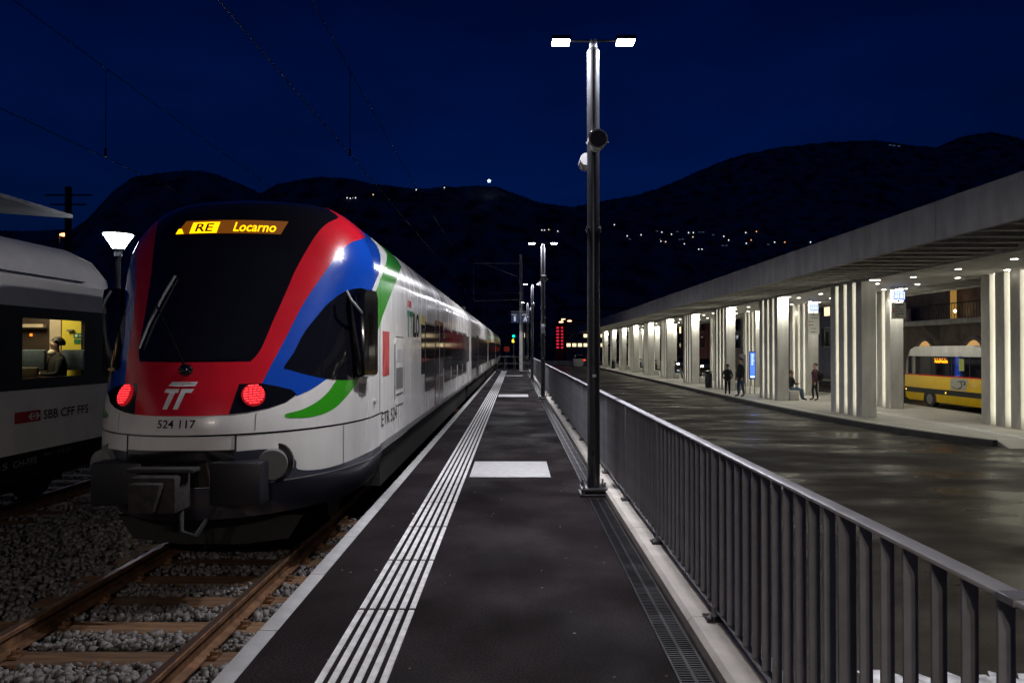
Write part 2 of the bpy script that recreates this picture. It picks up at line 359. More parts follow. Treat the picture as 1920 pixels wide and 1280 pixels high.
# ---------------------------------------------------------------- hills
def fbm(x, y, seed, octs=6, base=1.0):
    r = np.random.default_rng(seed); out = np.zeros_like(x)
    for k in range(octs):
        for _ in range(3):
            a = r.uniform(0,6.28); f = base*2**k*r.uniform(.7,1.4); p = r.uniform(0,6.28)
            out += np.sin((x*math.cos(a)+y*math.sin(a))*f+p)/2**k/3
    return out
HB = {}
def hill(name, pts, D, front, back, seed, rough):
    pts = np.array(pts,float); X = (pts[:,0]-VX)/FPX*D; Z = CAMH+(VY-pts[:,1])/FPX*D
    nx, ny = 700, 50
    xs = np.linspace(X[0],X[-1],nx); zs = np.interp(xs,X,Z)
    k = np.linspace(-1,1,ny)                             # -1 front foot, 0 ridge, 1 back foot
    V = []
    for kk in k:
        y = D + (kk*front if kk < 0 else kk*back) + 0*xs
        h = zs*(1-abs(kk)**1.05)
        h = h + fbm(xs,y,seed,6,6.28/(D*.25))*rough*(.25+abs(kk)*(1-abs(kk))*4) + rng.uniform(-1,1,nx)*rough*.13
        h = np.where(abs(kk)>.98,-3,h)
        V.append(np.stack([xs,y,h],-1))
    V = np.array(V).reshape(-1,3)
    F = [(j*nx+i,j*nx+i+1,(j+1)*nx+i+1,(j+1)*nx+i) for j in range(ny-1) for i in range(nx-1)]
    b = MB(); b.add(V,F); o = b.build(name, m_forest, smooth=60, recalc=False); struct(o)
    HB[name+str(seed)] = BVHTree.FromPolygons([tuple(v) for v in V], F)
    return o
hill('mountain', [(-1500,520),(-700,470),(-200,440),(0,430),(140,425),(175,400),(215,352),(250,326),(300,320),(350,315),(400,320),(450,341),(497,364),(540,385),(600,420),(700,520)], 1500, 420, 700, 3, 14)
hill('mountain', [(250,440),(400,390),(480,364),(520,341),(560,335),(600,328),(650,331),(700,345),(780,349),(860,346),(900,341),(930,344),(960,357),(1000,373),(1050,381),(1090,388),(1140,400),(1250,430),(1400,520)], 2000, 600, 900, 5, 16)
hill('mountain', [(850,470),(960,420),(1050,393),(1130,376),(1200,361),(1250,342),(1300,320),(1350,298),(1390,283),(1450,275),(1550,263),(1640,258),(1700,268),(1750,271),(1800,251),(1850,243),(1900,251),(1960,275),(2200,330),(2900,380),(3600,480)], 3200, 1100, 1500, 9, 22)
# grit, leaf scraps and chewing gum trodden on the platform
b = MB(); rg = random.Random(11)
for _ in range(150):
    y = 2.2+22*rg.random()**1.8; x = rg.uniform(-1.30,.76); s = rg.uniform(.003,.011); a = rg.uniform(0,6.28); k = rg.randint(3,6)
    b.prism([(x+s*rg.uniform(.6,1.5)*math.cos(a+6.28*i/k),y+s*rg.uniform(.6,1.5)*math.sin(a+6.28*i/k)) for i in range(k)],'z',.0005,.0025+.002*rg.random())
stuff(b.build('grit',M('grit',(.05,.042,.038),.9,var=.7,scale=3,c2=(.20,.17,.15)),platform,smooth=0))
# ---------------------------------------------------------------- regional train at the platform
SX = -1.70                                            # side of the body towards the platform
ZTOP = 3.43
_pz = [-.6,-.5,0,.6,.92,1.17,1.48,2.0,2.5,2.94,3.2,3.35,3.40,3.43]; _py = [6.62,6.58,6.47,6.42,6.44,6.53,6.69,7.02,7.33,7.62,7.83,8.06,8.35,8.8]
_gz = np.linspace(-.8,3.6,900); _gy = np.interp(_gz,_pz,_py); _k = np.hanning(61); _k /= _k.sum()
_gy = np.convolve(np.pad(_gy,30,mode='edge'),_k,'valid')
def s2zw(s):
    if s <= 2.5: return s, 1.44
    if s <= 2.5+.85*math.pi/2:
        a = (s-2.5)/.85; return 2.5+.85*math.sin(a), .59+.85*math.cos(a)
    q = min(1,(s-2.5-.85*math.pi/2)/.59); w = .59*(1-q); return 3.35+.08*(1-(1-q)**2), w
def z2s(z):
    if z <= 2.5: return z
    if z <= 3.35: return 2.5+.85*math.asin(min(1,(z-2.5)/.85))
    return 2.5+.85*math.pi/2+.59*(1-math.sqrt(max(0,1-(z-3.35)/.08)))
def ypd(z,w): yp = float(np.interp(z,_gz,_gy)); return yp, max(.42, 8.45-yp)
def NP(t, s):                                         # nose surface point
    z, w = s2zw(s); yp, D = ypd(z,w); a = abs(t)
    if a <= 1: th = t*math.pi/2; return Vector((TX+w*math.sin(th), yp+D*(1-math.cos(th)), z))
    return Vector((TX+math.copysign(w,t), yp+D+(a-1)*4, z))
def NN(t, s):
    e = 2e-3; n = (NP(t+e,s)-NP(t-e,s)).cross(NP(t,min(s+e,4.42))-NP(t,s-e)); return n.normalized() if n.length > 1e-12 else Vector((0,0,1))
def inv(p):
    s = z2s(p.z); z, w = s2zw(s); yp, D = ypd(z,w); x = p.x-TX
    if p.y > yp+D: return (math.copysign(1+(p.y-yp-D)/4, x), s)
    return (math.atan2(x/max(w,.02), max(0,1-(p.y-yp)/D))/(math.pi/2), s)
SMAX = 2.5+.85*math.pi/2+.59
ts = np.concatenate([np.linspace(-1.9,-1.05,8), np.linspace(-1,1,91), np.linspace(1.05,1.9,8)])
ss = np.concatenate([np.linspace(.32,2.5,34), np.linspace(2.54,SMAX-.6,34), np.linspace(SMAX-.55,SMAX-.001,10)])
YEND = 11.0
def clampY(p): return Vector((p.x, min(p.y,YEND), p.z))
VS = [clampY(NP(t,s)) for s in ss for t in ts]; nt_ = len(ts)
FS = [(j*nt_+i, j*nt_+i+1, (j+1)*nt_+i+1, (j+1)*nt_+i) for j in range(len(ss)-1) for i in range(nt_-1)]
NBV = BVHTree.FromPolygons([tuple(v) for v in VS], FS)
train = thing('regional_train', 'white regional train with red blue and green nose showing an amber Locarno display', 'train', (TX, 6.5, ZT))
b = MB(); b.add(VS, FS); nose = b.build('nose', m_white, train, smooth=60, recalc=False)
def ray(px, py):
    d = Vector(((px-VX)/FPX, 1, -(py-VY)/FPX)).normalized()
    for k in range(40):
        h = NBV.ray_cast(Vector((0,0,CAMH)), d)
        if h[0] is not None: return inv(h[0])
        px += (480-px)*.012; py += (640-py)*.012; d = Vector(((px-VX)/FPX, 1, -(py-VY)/FPX)).normalized()
    return (0,2)
def smooth_poly(pts, n=5):
    out = []; k = len(pts)
    for i in range(k):
        p0,p1,p2,p3 = (np.array(pts[(i+j)%k],float) for j in (-1,0,1,2))
        if len(pts[i]) > 2 or np.linalg.norm(p1[:2]-p2[:2]) < 1e-6: out.append(tuple(p1[:2])); continue
        for q in range(n):
            t = q/n; out.append(tuple(.5*((2*p1)+(-p0+p2)*t+(2*p0-5*p1+4*p2-p3)*t*t+(-p0+3*p1-3*p2+p3)*t**3)[:2]))
    return out
def curve_open(pts, n=5):
    out = []; k = len(pts); P = [np.array(p,float) for p in pts]
    for i in range(k-1):
        p0 = P[max(i-1,0)]; p1 = P[i]; p2 = P[i+1]; p3 = P[min(i+2,k-1)]
        for q in range(n):
            t = q/n; out.append(tuple(.5*((2*p1)+(-p0+p2)*t+(2*p0-5*p1+4*p2-p3)*t*t+(-p0+3*p1-3*p2+p3)*t**3)))
    out.append(tuple(P[-1])); return out
def clip(poly, axis, val, keep_less):
    out = []; n = len(poly)
    for i in range(n):
        a, c = poly[i], poly[(i+1)%n]; ia = (a[axis] <= val) == keep_less or a[axis] == val; ic = (c[axis] <= val) == keep_less or c[axis] == val
        if ia: out.append(a)
        if ia != ic:
            q = (val-a[axis])/(c[axis]-a[axis]); out.append((a[0]+q*(c[0]-a[0]), a[1]+q*(c[1]-a[1])))
    return out
def patch(polys, off, name, mat, parent, ct=.03, cs=.06):
    b = MB()
    for poly in polys:
        t0,t1 = min(p[0] for p in poly), max(p[0] for p in poly); i = math.floor(t0/ct)
        while i*ct < t1:
            strip = clip(clip(poly,0,i*ct,False),0,(i+1)*ct,True); i += 1
            if len(strip) < 3: continue
            s0,s1 = min(p[1] for p in strip), max(p[1] for p in strip); j = math.floor(s0/cs)
            while j*cs < s1:
                cell = clip(clip(strip,1,j*cs,False),1,(j+1)*cs,True); j += 1
                cc = []
                for p in cell:
                    if not cc or (abs(p[0]-cc[-1][0])+abs(p[1]-cc[-1][1])) > 1e-5: cc.append(p)
                if len(cc) > 1 and abs(cc[0][0]-cc[-1][0])+abs(cc[0][1]-cc[-1][1]) < 1e-5: cc.pop()
                if len(cc) < 3: continue
                ar = sum(cc[k][0]*cc[(k+1)%len(cc)][1]-cc[(k+1)%len(cc)][0]*cc[k][1] for k in range(len(cc)))
                if abs(ar) < 1e-8: continue
                if ar < 0: cc = cc[::-1]
                vs = []
                for t,s in cc:
                    s = min(s,SMAX-.002); p = NP(t,s); vs.append(p+NN(t,s)*off)
                b.add(vs, [tuple(range(len(vs)))])
    me_o = b.build(name, mat, parent, smooth=0, recalc=False)
    bm = bmesh.new(); bm.from_mesh(me_o.data); bmesh.ops.remove_doubles(bm, verts=bm.verts, dist=2e-4)
    for f in bm.faces: f.smooth = True
    bm.to_mesh(me_o.data); bm.free(); return me_o
def px_poly(pts): return [ray(*p) for p in pts]
def mir(poly): return [(-t,s) for t,s in poly][::-1]
# livery lines on the right half of the nose, read off the photograph and cast on the surface
ws_bot = z2s(1.48); red_bot = .985
hood_edge = curve_open(px_poly([(469,678),(488,655),(511,602),(534,550),(554,504),(574,468),(593,438),(613,418),(634,407)]), 4)
red_edge = curve_open(px_poly([(490,719),(511,678),(534,635),(560,583),(580,550),(603,517),(623,488),(639,470),(655,456),(672,449),(686,447)]), 4)
he, re_ = hood_edge[-1], red_edge[-1]
top_h = (he[0]+.10, min(he[1]+.55,SMAX-.01)); top_r = (re_[0]+.16, min(re_[1]+.55,SMAX-.01))
hood = [(0,ws_bot)] + hood_edge + [top_h,(top_h[0],SMAX-.005),(0,SMAX-.005)]
patch([hood+[], mir(hood)], .002, 'hood', m_black, train)
lamp = px_poly([(429,777),(438,750),(448,720),(470,719),(490,719),(519,724),(545,730),(556,739),(535,754),(503,765),(464,773)])
cb = (0, red_bot)
redp = [cb] + px_poly([(380,780),(429,777),(438,750),(448,720),(470,719)]) + red_edge + [top_r, top_h] + hood_edge[::-1] + [(0,ws_bot)]
patch([redp, mir(redp)], .003, 'red_livery', m_red, train)
blue_r = curve_open(px_poly([(705,459),(712,478),(712,498),(705,524),(693,551),(672,600),(655,650),(640,690),(611,711),(583,730),(556,742)]), 4)
top_b = (blue_r[0][0]+.05, min(blue_r[0][1]+.5,SMAX-.01))
bluep = red_edge + [top_r, top_b] + blue_r + px_poly([(545,730),(519,724)])
patch([bluep, mir(bluep)], .003, 'blue_livery', m_blue, train)
gl = curve_open(px_poly([(724,474),(723,494),(715,517),(705,543),(697,569),(690,600),(686,640)]), 4)
gr = curve_open(px_poly([(692,660),(705,629),(718,589),(734,547),(743,524),(749,507),(752,501)]), 4)
grn = gl + gr + [(gr[-1][0]+.05,gr[-1][1]+.5),(gl[0][0]+.05,gl[0][1]+.55)]
grn2 = smooth_poly(px_poly([(632,711),(650,709),(671,709),(661,728),(646,747),(628,764),(607,775),(579,782),(541,783),(534,779),(538,775),(567,767),(595,752),(616,733)]), 4)
patch([grn], .003, 'green_livery', m_green, train); patch([mir(grn)], .003, 'green_livery', m_green, train)
patch([grn2], .003, 'green_livery', m_green, train); patch([mir(grn2)], .003, 'green_livery', m_green, train)
win = smooth_poly(px_poly([(532,688),(550,661),(571,621),(600,585),(614,569),(640,549),(660,543),(684,547),(693,556),(694,637),(692,700),(684,708),(651,712),(614,710),(579,703),(543,693)]), 3)
for p in (win, mir(win)): patch([p], .006, 'cab_side_window', m_glassd, train)
for p in (lamp, mir(lamp)): patch([p], .006, 'lamp_housing', m_black, train)
# windscreen glass with its own edge, wipers
wsr = [(0,ws_bot+.02)] + [(max(.0,t-.035),s+.015) for t,s in hood_edge if s < 2.62]
wsr += [(wsr[-1][0]-.06, wsr[-1][1]+.08), (0,wsr[-1][1]+.12)]
patch([wsr, mir(wsr)], .007, 'windscreen', m_glassd, train)
def Q(x, z, off=.01):                                  # point on the nose front from its offset across and height
    s = z2s(z); _, w = s2zw(s); t = math.asin(max(-1,min(1,x/w)))/(math.pi/2); return NP(t,s)+NN(t,s)*off
b = MB(); b.tube([Q(-.57,1.60,.03),Q(-.54,1.85,.035),Q(-.47,2.15,.035),Q(-.41,2.36,.03)], .014, 6); b.build('wiper_blade', m_grey, train)
b = MB(); b.tube([Q(.0,1.40,.03),Q(-.06,1.5,.05),Q(-.3,1.8,.06),Q(-.52,2.05,.045)], .012, 6); b.sph(Q(.0,1.40,.02),(.07,.05,.06)); b.build('wiper_arm', m_black, train)
# destination display
m_amber = EM('display_amber', (1,.28,.0), .16); m_led = EM('led_yellow', (1,.42,.0), 2.6); m_ledoff = M('led_dark',(.02,.01,.0),.6,var=0)
def quadpatch(x0,x1,x0b,x1b,z0,z1,off,name,mat,par):
    n = 12; b = MB(); vs = []
    for j in range(3):
        q = j/2; a0 = x0b+(x0-x0b)*q; a1 = x1b+(x1-x1b)*q
        for i in range(n+1): vs.append(Q(a0+(a1-a0)*i/n, z0+(z1-z0)*q, off))
    b.add(vs, [(j*(n+1)+i,j*(n+1)+i+1,(j+1)*(n+1)+i+1,(j+1)*(n+1)+i) for j in range(2) for i in range(n)])
    return b.build(name, mat, par, recalc=False)
disp = quadpatch(-.53,.60,-.60,.56,2.865,3.03,.008,'destination_display',m_amber,train)
quadpatch(-.43,-.115,-.43,-.115,2.868,3.005,.011,'route_box',m_led,disp)
lettering('display_text','RE',lambda u,v:Q(-.37+u*.20,2.885+v*.10,.014),m_ledoff,disp,.02)
lettering('display_text','Locarno',lambda u,v:Q(.06+u*.44,2.885+v*.115,.012),m_led,disp,.015)
quadpatch(-.585,-.545,-.60,-.50,2.868,2.93,.011,'led_corner',m_led,disp)
# tail lamps with rows of red diodes
m_tail = EM('tail_red', (1,.03,.04), 3.0); m_taild = M('tail_lens',(.30,.01,.012),.25,var=.1,coat=.4,emit=(1,.02,.03),es=.25)
for sx in (-1,1):
    c = Q(sx*.615,1.165,.012); n = NN(math.asin(sx*.615/1.44)/(math.pi/2),1.165)
    b = MB(); b.cyl(c-n*.02, c+n*.012, .115, .105, n=28); tl = b.build('tail_lamp', m_taild, train)
    u = Vector((0,0,1)).cross(n).normalized(); w = n.cross(u)
    for k in range(8):
        h = -.085+k*.0243; hw = math.sqrt(max(0,.098**2-h*h)); b = MB()
        x = -hw
        while x < hw-.01:
            l = random.uniform(.025,.06); x1 = min(x+l,hw); p = c+n*.014
            b.add([p+u*x+w*(h+.006*x/.1),p+u*x1+w*(h+.006*x1/.1),p+u*x1+w*(h+.011+.006*x1/.1),p+u*x+w*(h+.011+.006*x/.1)],[(0,1,2,3)]); x = x1+.008
        b.build('diode_row', m_tail, tl, smooth=0, recalc=False)
b = MB(); b.sph(Q(-.98,1.40,.0),(.05,.05,.02)); b.build('marker_light', M('marker_lens',(.6,.4,.2),.3,var=0,coat=.5), train)
for t_ in (.30,-.30): patch([[(t_-.0012,.83),(t_+.0012,.83),(t_+.0012,1.00),(t_-.0012,1.00)]],.0042,'panel_seam',m_black,train)
for t_ in (.70,-.70): patch([[(t_-.0014,.36),(t_+.0014,.36),(t_+.0014,.79),(t_-.0014,.79)]],.0052,'panel_seam',m_under,train)
# operator mark, number, groove, seams
def logo(sx=1):
    for poly in ([(.0,.86),(.12,1),(1,1),(.93,.84),(.0,.84)], [(-.06,.74),(.42,.74),(.40,.60),(.30,.60),(.12,0),(-.04,0),(.10,.60),(-.10,.60)], [(.50,.74),(.92,.74),(.86,.60),(.66,.60),(.50,0),(.33,0),(.47,.56)]):
        k = []
        for i in range(len(poly)):
            a, c = poly[i], poly[(i+1)%len(poly)]
            for q in range(3): k.append((a[0]+(c[0]-a[0])*q/3, a[1]+(c[1]-a[1])*q/3))
        b = MB(); b.add([Q(-.135+x*.27,1.045+y*.25,.009) for x,y in k],[tuple(range(len(k)))]); b.build('operator_mark', m_whitelet, train, smooth=0)
logo()
lettering('unit_number','524 117',lambda u,v:Q(-.175+u*.35,.875+v*.075,.006),m_blacklet,train)
def ring(z0,z1,t0,t1,off,name,mat):
    n = 60; b = MB(); vs = []
    for z in (z0,z1):
        for i in range(n+1):
            t = t0+(t1-t0)*i/n; p = NP(t,z)+NN(t,z)*off; vs.append(p)
    b.add(vs,[(i,i+1,n+2+i,n+1+i) for i in range(n)]); return b.build(name,mat,train,recalc=False)
ring(.795,.812,-1.12,1.12,.003,'body_seam',m_black)
# lower front: dark recess, coupler, side bumper skirt
def low(pts): return [ray(*p) for p in pts]
navy_edge = curve_open(low([(441,846),(487,842),(519,842),(541,849),(555,864),(559,879),(600,879),(648,866),(684,850),(708,837)]),4)
nv = [(navy_edge[0][0],.33)]+navy_edge+[(1.1,navy_edge[-1][1]-.005),(1.1,.33)]
patch([nv],.004,'navy_skirt',m_navy,train); patch([mir(nv)],.004,'navy_skirt',m_navy,train)
cr = [(0,.325),(navy_edge[0][0],.325),(navy_edge[0][0],.665),(0,.675)]
patch([cr,mir(cr)],.004,'coupler_recess',m_black,train)
for t in (navy_edge[0][0],-navy_edge[0][0]):
    patch([[(t-.004,.45),(t+.004,.45),(t+.004,.80),(t-.004,.80)]],.005,'panel_seam',m_under,train)
# apron under the body, running back along the cab
vs = []; tt = np.linspace(-1.12,1.12,70)
for s,off in ((.325,.0),(.12,-.04),(-.02,-.12),(-.02,-.5)):
    for t in tt: vs.append(NP(t,max(s,.0))+NN(t,.3)*off+Vector((0,0,min(s,0))))
n = len(tt); b = MB(); b.add(vs,[(j*n+i,j*n+i+1,(j+1)*n+i+1,(j+1)*n+i) for j in range(3) for i in range(n-1)]); b.build('apron', m_navy, train, recalc=False)
for s in (-1,1):
    c = Q(s*.80,.50,-.05); n_ = Vector((s*.35,-1,0)).normalized()
    b = MB(); b.cyl(c,c+n_*.16,.15,.14,n=24); bf = b.build('bumper_disc', m_grey, train)
    b = MB(); b.cyl(c,c+n_*.03,.21,.20,n=28); b.build('bumper_ring', m_black, bf)
    p = Q(s*.55,.42,.0); b = MB(); b.box(p.x-.24,p.x+.24,p.y-.16,p.y+.1,.16,.56); b.build('buffer_block', M('buffer_navy_shaded',(.008,.0085,.013),.5,var=.3), train, bevel=.03)  # navy made darker to carry the shadow under the bumper
cp = Q(0,.3,0)
b = MB(); b.box(TX-.20,TX+.20,cp.y-.42,cp.y-.12,.18,.50); b.prism([(TX-.16,.2),(TX+.05,.2),(TX+.12,.46),(TX-.16,.46)],'y',cp.y-.52,cp.y-.42); coup = b.build('coupler', M('coupler_steel_shaded',(.022,.019,.018),.8,metal=.1,var=.6,scale=14,bump=.3,bscale=40), train, bevel=.025)  # steel colour holds the bumper's shadow, darker than the metal itself
b = MB(); b.box(TX-.06,TX+.06,cp.y-.12,cp.y+.6,.26,.40); b.build('coupler_shaft', m_under, coup)
b = MB(); b.box(TX-.30,TX+.30,cp.y-.30,cp.y-.15,.515,.55); b.build('contact_cover', m_under, coup, bevel=.01)
b = MB(); b.tube([(TX+.15,cp.y-.2,.2),(TX+.2,cp.y-.3,.0),(TX+.3,cp.y-.25,-.05),(TX+.38,cp.y-.05,.15)],.022); b.build('brake_hose', m_rubber, coup)
b = MB(); b.prism([(TX-.80,-.34),(TX-.3,-.40),(TX+.3,-.40),(TX+.80,-.34),(TX+.95,-.10),(TX-.95,-.10)],'y',cp.y+.75,cp.y+.8); b.build('rail_guard', m_rubber, train)
# mirror housing with grab rail on the platform side, and its twin
for s in (1,-1):
    q = [NP(t*s,z) for t,z in (ray(672,560),ray(690,630))]
    a = ray(674,625); p = NP(a[0]*s,a[1]); n_ = NN(a[0]*s,a[1]); u = Vector((0,0,1)).cross(n_).normalized()
    b = MB()
    def loc(x,z,o): return p+u*x+Vector((0,0,z))+n_*o
    vs = []
    hw, hh = .18, .50
    for o,k in ((-.03,1),(.10,1),(.15,.86)):
        for x,z in ((-1,-.94),(-.86,-1),(.86,-1),(1,-.94),(1,.84),(.75,1),(-.75,1),(-1,.86)): vs.append(loc(x*hw*k,z*hh*(k if k==1 else .95),o))
    b.add(vs,[(j*8+i,j*8+(i+1)%8,(j+1)*8+(i+1)%8,(j+1)*8+i) for j in range(2) for i in range(8)]+[tuple(range(16,24))])
    mh = b.build('mirror_housing', m_black, train, smooth=30)
    b = MB(); b.add([loc(-.06,-.36,.153),(loc(.08,-.36,.153)),loc(.08,.22,.153),loc(-.06,.22,.153)],[(0,1,2,3)]); b.build('mirror_glass', M('mirror_glass',(.5,.5,.5),.06,metal=1,var=0), mh, smooth=0)
    b = MB(); b.tube([loc(-.33*s,.46,.03),loc(-.33*s,.36,.08),loc(-.28*s,.30,.11),loc(-.16*s,.22,.12),loc(-.14*s,.12,.10)],.014,8); b.build('grab_rail', m_lightgrey, train)

# body shells behind the nose
def section(z0):
    pts = []
    for s in np.concatenate([[z0,1.2],[2.5],np.linspace(2.6,SMAX-.62,12),np.linspace(SMAX-.55,SMAX,6)]):
        z,w = s2zw(s); pts.append((w,z))
    return [(TX+w,z) for w,z in pts] + [(TX-w,z) for w,z in pts[::-1]][1:]
def shell(y0,y1): b = MB(); b.prism(section(.34),'y',y0,y1); return b.build('car_body', m_white, train, smooth=30)
cars = [(11.0,26.0),(26.5,43.2),(43.7,60.4),(60.9,80.0)]
b = MB(); b.box(SX-.02,SX+.003,8.74,8.755,.82,2.5); b.build('panel_seam', m_black, train, smooth=0)
def sidep(y0,y1,z0,z1,off,name,mat,par=train,r=0,pl=None):
    if r:
        poly = []
        for cy,cz,a0 in ((y1-r,z1-r,0),(y0+r,z1-r,90),(y0+r,z0+r,180),(y1-r,z0+r,270)):
            for k in range(5): a = R(a0+k*22.5); poly.append((cy+r*math.cos(a),cz+r*math.sin(a)))
    else: poly = [(y0,z0),(y1,z0),(y1,z1),(y0,z1)]
    b = MB(); b.prism(poly,'x',SX-.01,SX+off); return b.build(name,mat,par,smooth=30)
m_door = M('door_paint',(.06,.014,.012),.15,var=.1,spec=.2)
m_seal = M('window_frame',(.02,.02,.022),.4,var=0)
for ci,(y0,y1) in enumerate(cars):
    shell(y0,y1)
    if ci: b = MB(); b.box(TX-1.25,TX+1.25,y0-.5,y0,.45,3.2); b.build('gangway', m_under, train, smooth=0)
    # dark window band with door and windows set in it
    sidep((12.6 if ci==0 else y0+.5), y1-.35, 1.15, 2.05, .004, 'window_band', m_sideglass)
    yb = y0 if ci else 10.6
    d0 = yb+4.15; dw = 1.6
    dr = sidep(d0,d0+dw,.36,2.22,.010,'door',m_door,r=.05)
    sidep(d0+.12,d0+.75,1.0,2.12,.014,'door_window',m_sideglass,dr,r=.06); sidep(d0+.85,d0+1.48,1.0,2.12,.014,'door_window',m_glassd,dr,r=.06)
    sidep(d0+.79,d0+.81,.4,2.2,.016,'door_seam',m_lightgrey,dr)
    wins = [(d0-1.65,d0-.05)] + [(d0+dw+.35+k*1.95, d0+dw+.35+k*1.95+1.65) for k in range(5) if d0+dw+.35+k*1.95+1.65 < y1-.4] 
    if ci: wins = [(d0-3.4,d0-1.8)]+wins
    for a,c in wins:
        w_ = sidep(a,c,.80,2.13,.009,'window',m_seal,r=.12); sidep(a+.05,c-.05,0.85,2.08,.012,'pane',m_sideglass,w_,r=.1)
    sidep(y0+.02 if ci else 8.8, y1, .34,.42,.008,'sill_rail',m_grey)
    b = MB(); b.box(TX-1.3,TX+1.3,y0+(.5 if ci else -1.5),y1-.2,-.25,.34); b.build('underframe', m_under, train, smooth=0)
for yb in (10.2,26.2,43.4,60.6,77.0):
    for dy in (-1.2,1.2):
        for s in (-1,1):
            b = MB(); x = TX+s*.752; b.cyl((x-.06,yb+dy,ZT+.40),(x+.06,yb+dy,ZT+.40),.40,n=24); b.cyl((x+s*.06,yb+dy,ZT+.40),(x+s*.14,yb+dy,ZT+.40),.13,n=12); b.build('wheel', m_under, train)
    for s in (-1,1):
        b = MB(); b.box(TX+s*1.0-.08,TX+s*1.0+.08,yb-1.7,yb+1.7,ZT+.35,ZT+.62); b.build('bogie_frame', m_under, train, bevel=.03)
# roof boxes, side lettering and notices
b = MB(); b.prism([(TX-.55,3.40),(TX+.55,3.40),(TX+.45,3.62),(TX-.45,3.62)],'y',13,24); b.build('roof_box', m_grey, train)
sidep(12.55,13.1,2.05,2.22,.006,'yellow_stripe',M('stripe_yellow',(.55,.45,.05),.4,var=0))
sidep(11.02,11.38,2.28,2.38,.006,'red_square',m_red)
def side_txt(s,y0,y1,z0,z1,mat,bold=.012): return lettering('side_lettering',s,lambda u,v:Vector((SX+.006,y0+u*(y1-y0),z0+v*(z1-z0))),mat,train,bold)
side_txt('T',10.95,11.22,1.80,2.22,M('lettering_teal',(.01,.16,.20),.4,var=0),.03); side_txt('T',11.20,11.5,1.80,2.22,m_green,.03); side_txt('ILO',11.55,12.3,1.80,2.22,m_blacklet,.03)
side_txt('ETR 524',8.85,9.98,.62,.80,m_blacklet,.0)
po = sidep(8.93,9.38,1.26,1.84,.006,'poster',M('poster_red',(.42,.02,.02),.4,var=.3,scale=6,c2=(.5,.08,.08)))
pan = sidep(9.82,10.62,.80,1.78,.006,'equipment_hatch',m_white,r=.12)
for a,c,z0,z1,mm in ((9.95,10.45,1.42,1.60,m_lightgrey),(9.9,10.5,1.03,1.34,m_grey),(9.9,10.5,.94,.97,m_grey)): sidep(a,c,z0,z1,.010,'hatch_cover',mm,pan,r=.02)
for z0,z1,y0,y1 in ((1.775,1.79,9.9,10.55),(.79,.805,9.9,10.55),(.9,1.68,9.812,9.83),(.9,1.68,10.61,10.628)): sidep(y0,y1,z0,z1,.009,'hatch_edge',m_black,pan)
a = ray(679,730); p = NP(*a); sidep(p.y-.02,p.y+.0,p.z-.07,p.z+.07,-.005,'vent',m_grey)
vt = px_poly([(672,719),(685,718),(685,742),(672,743)]); patch([vt],.005,'vent',m_grey,train)
hd = [ray(701,752)]; p = NP(*hd[0]); n_ = NN(*hd[0]); b = MB(); b.cyl(p,p+n_*.03,.03,n=12); b.build('door_lock', m_lightgrey, train)
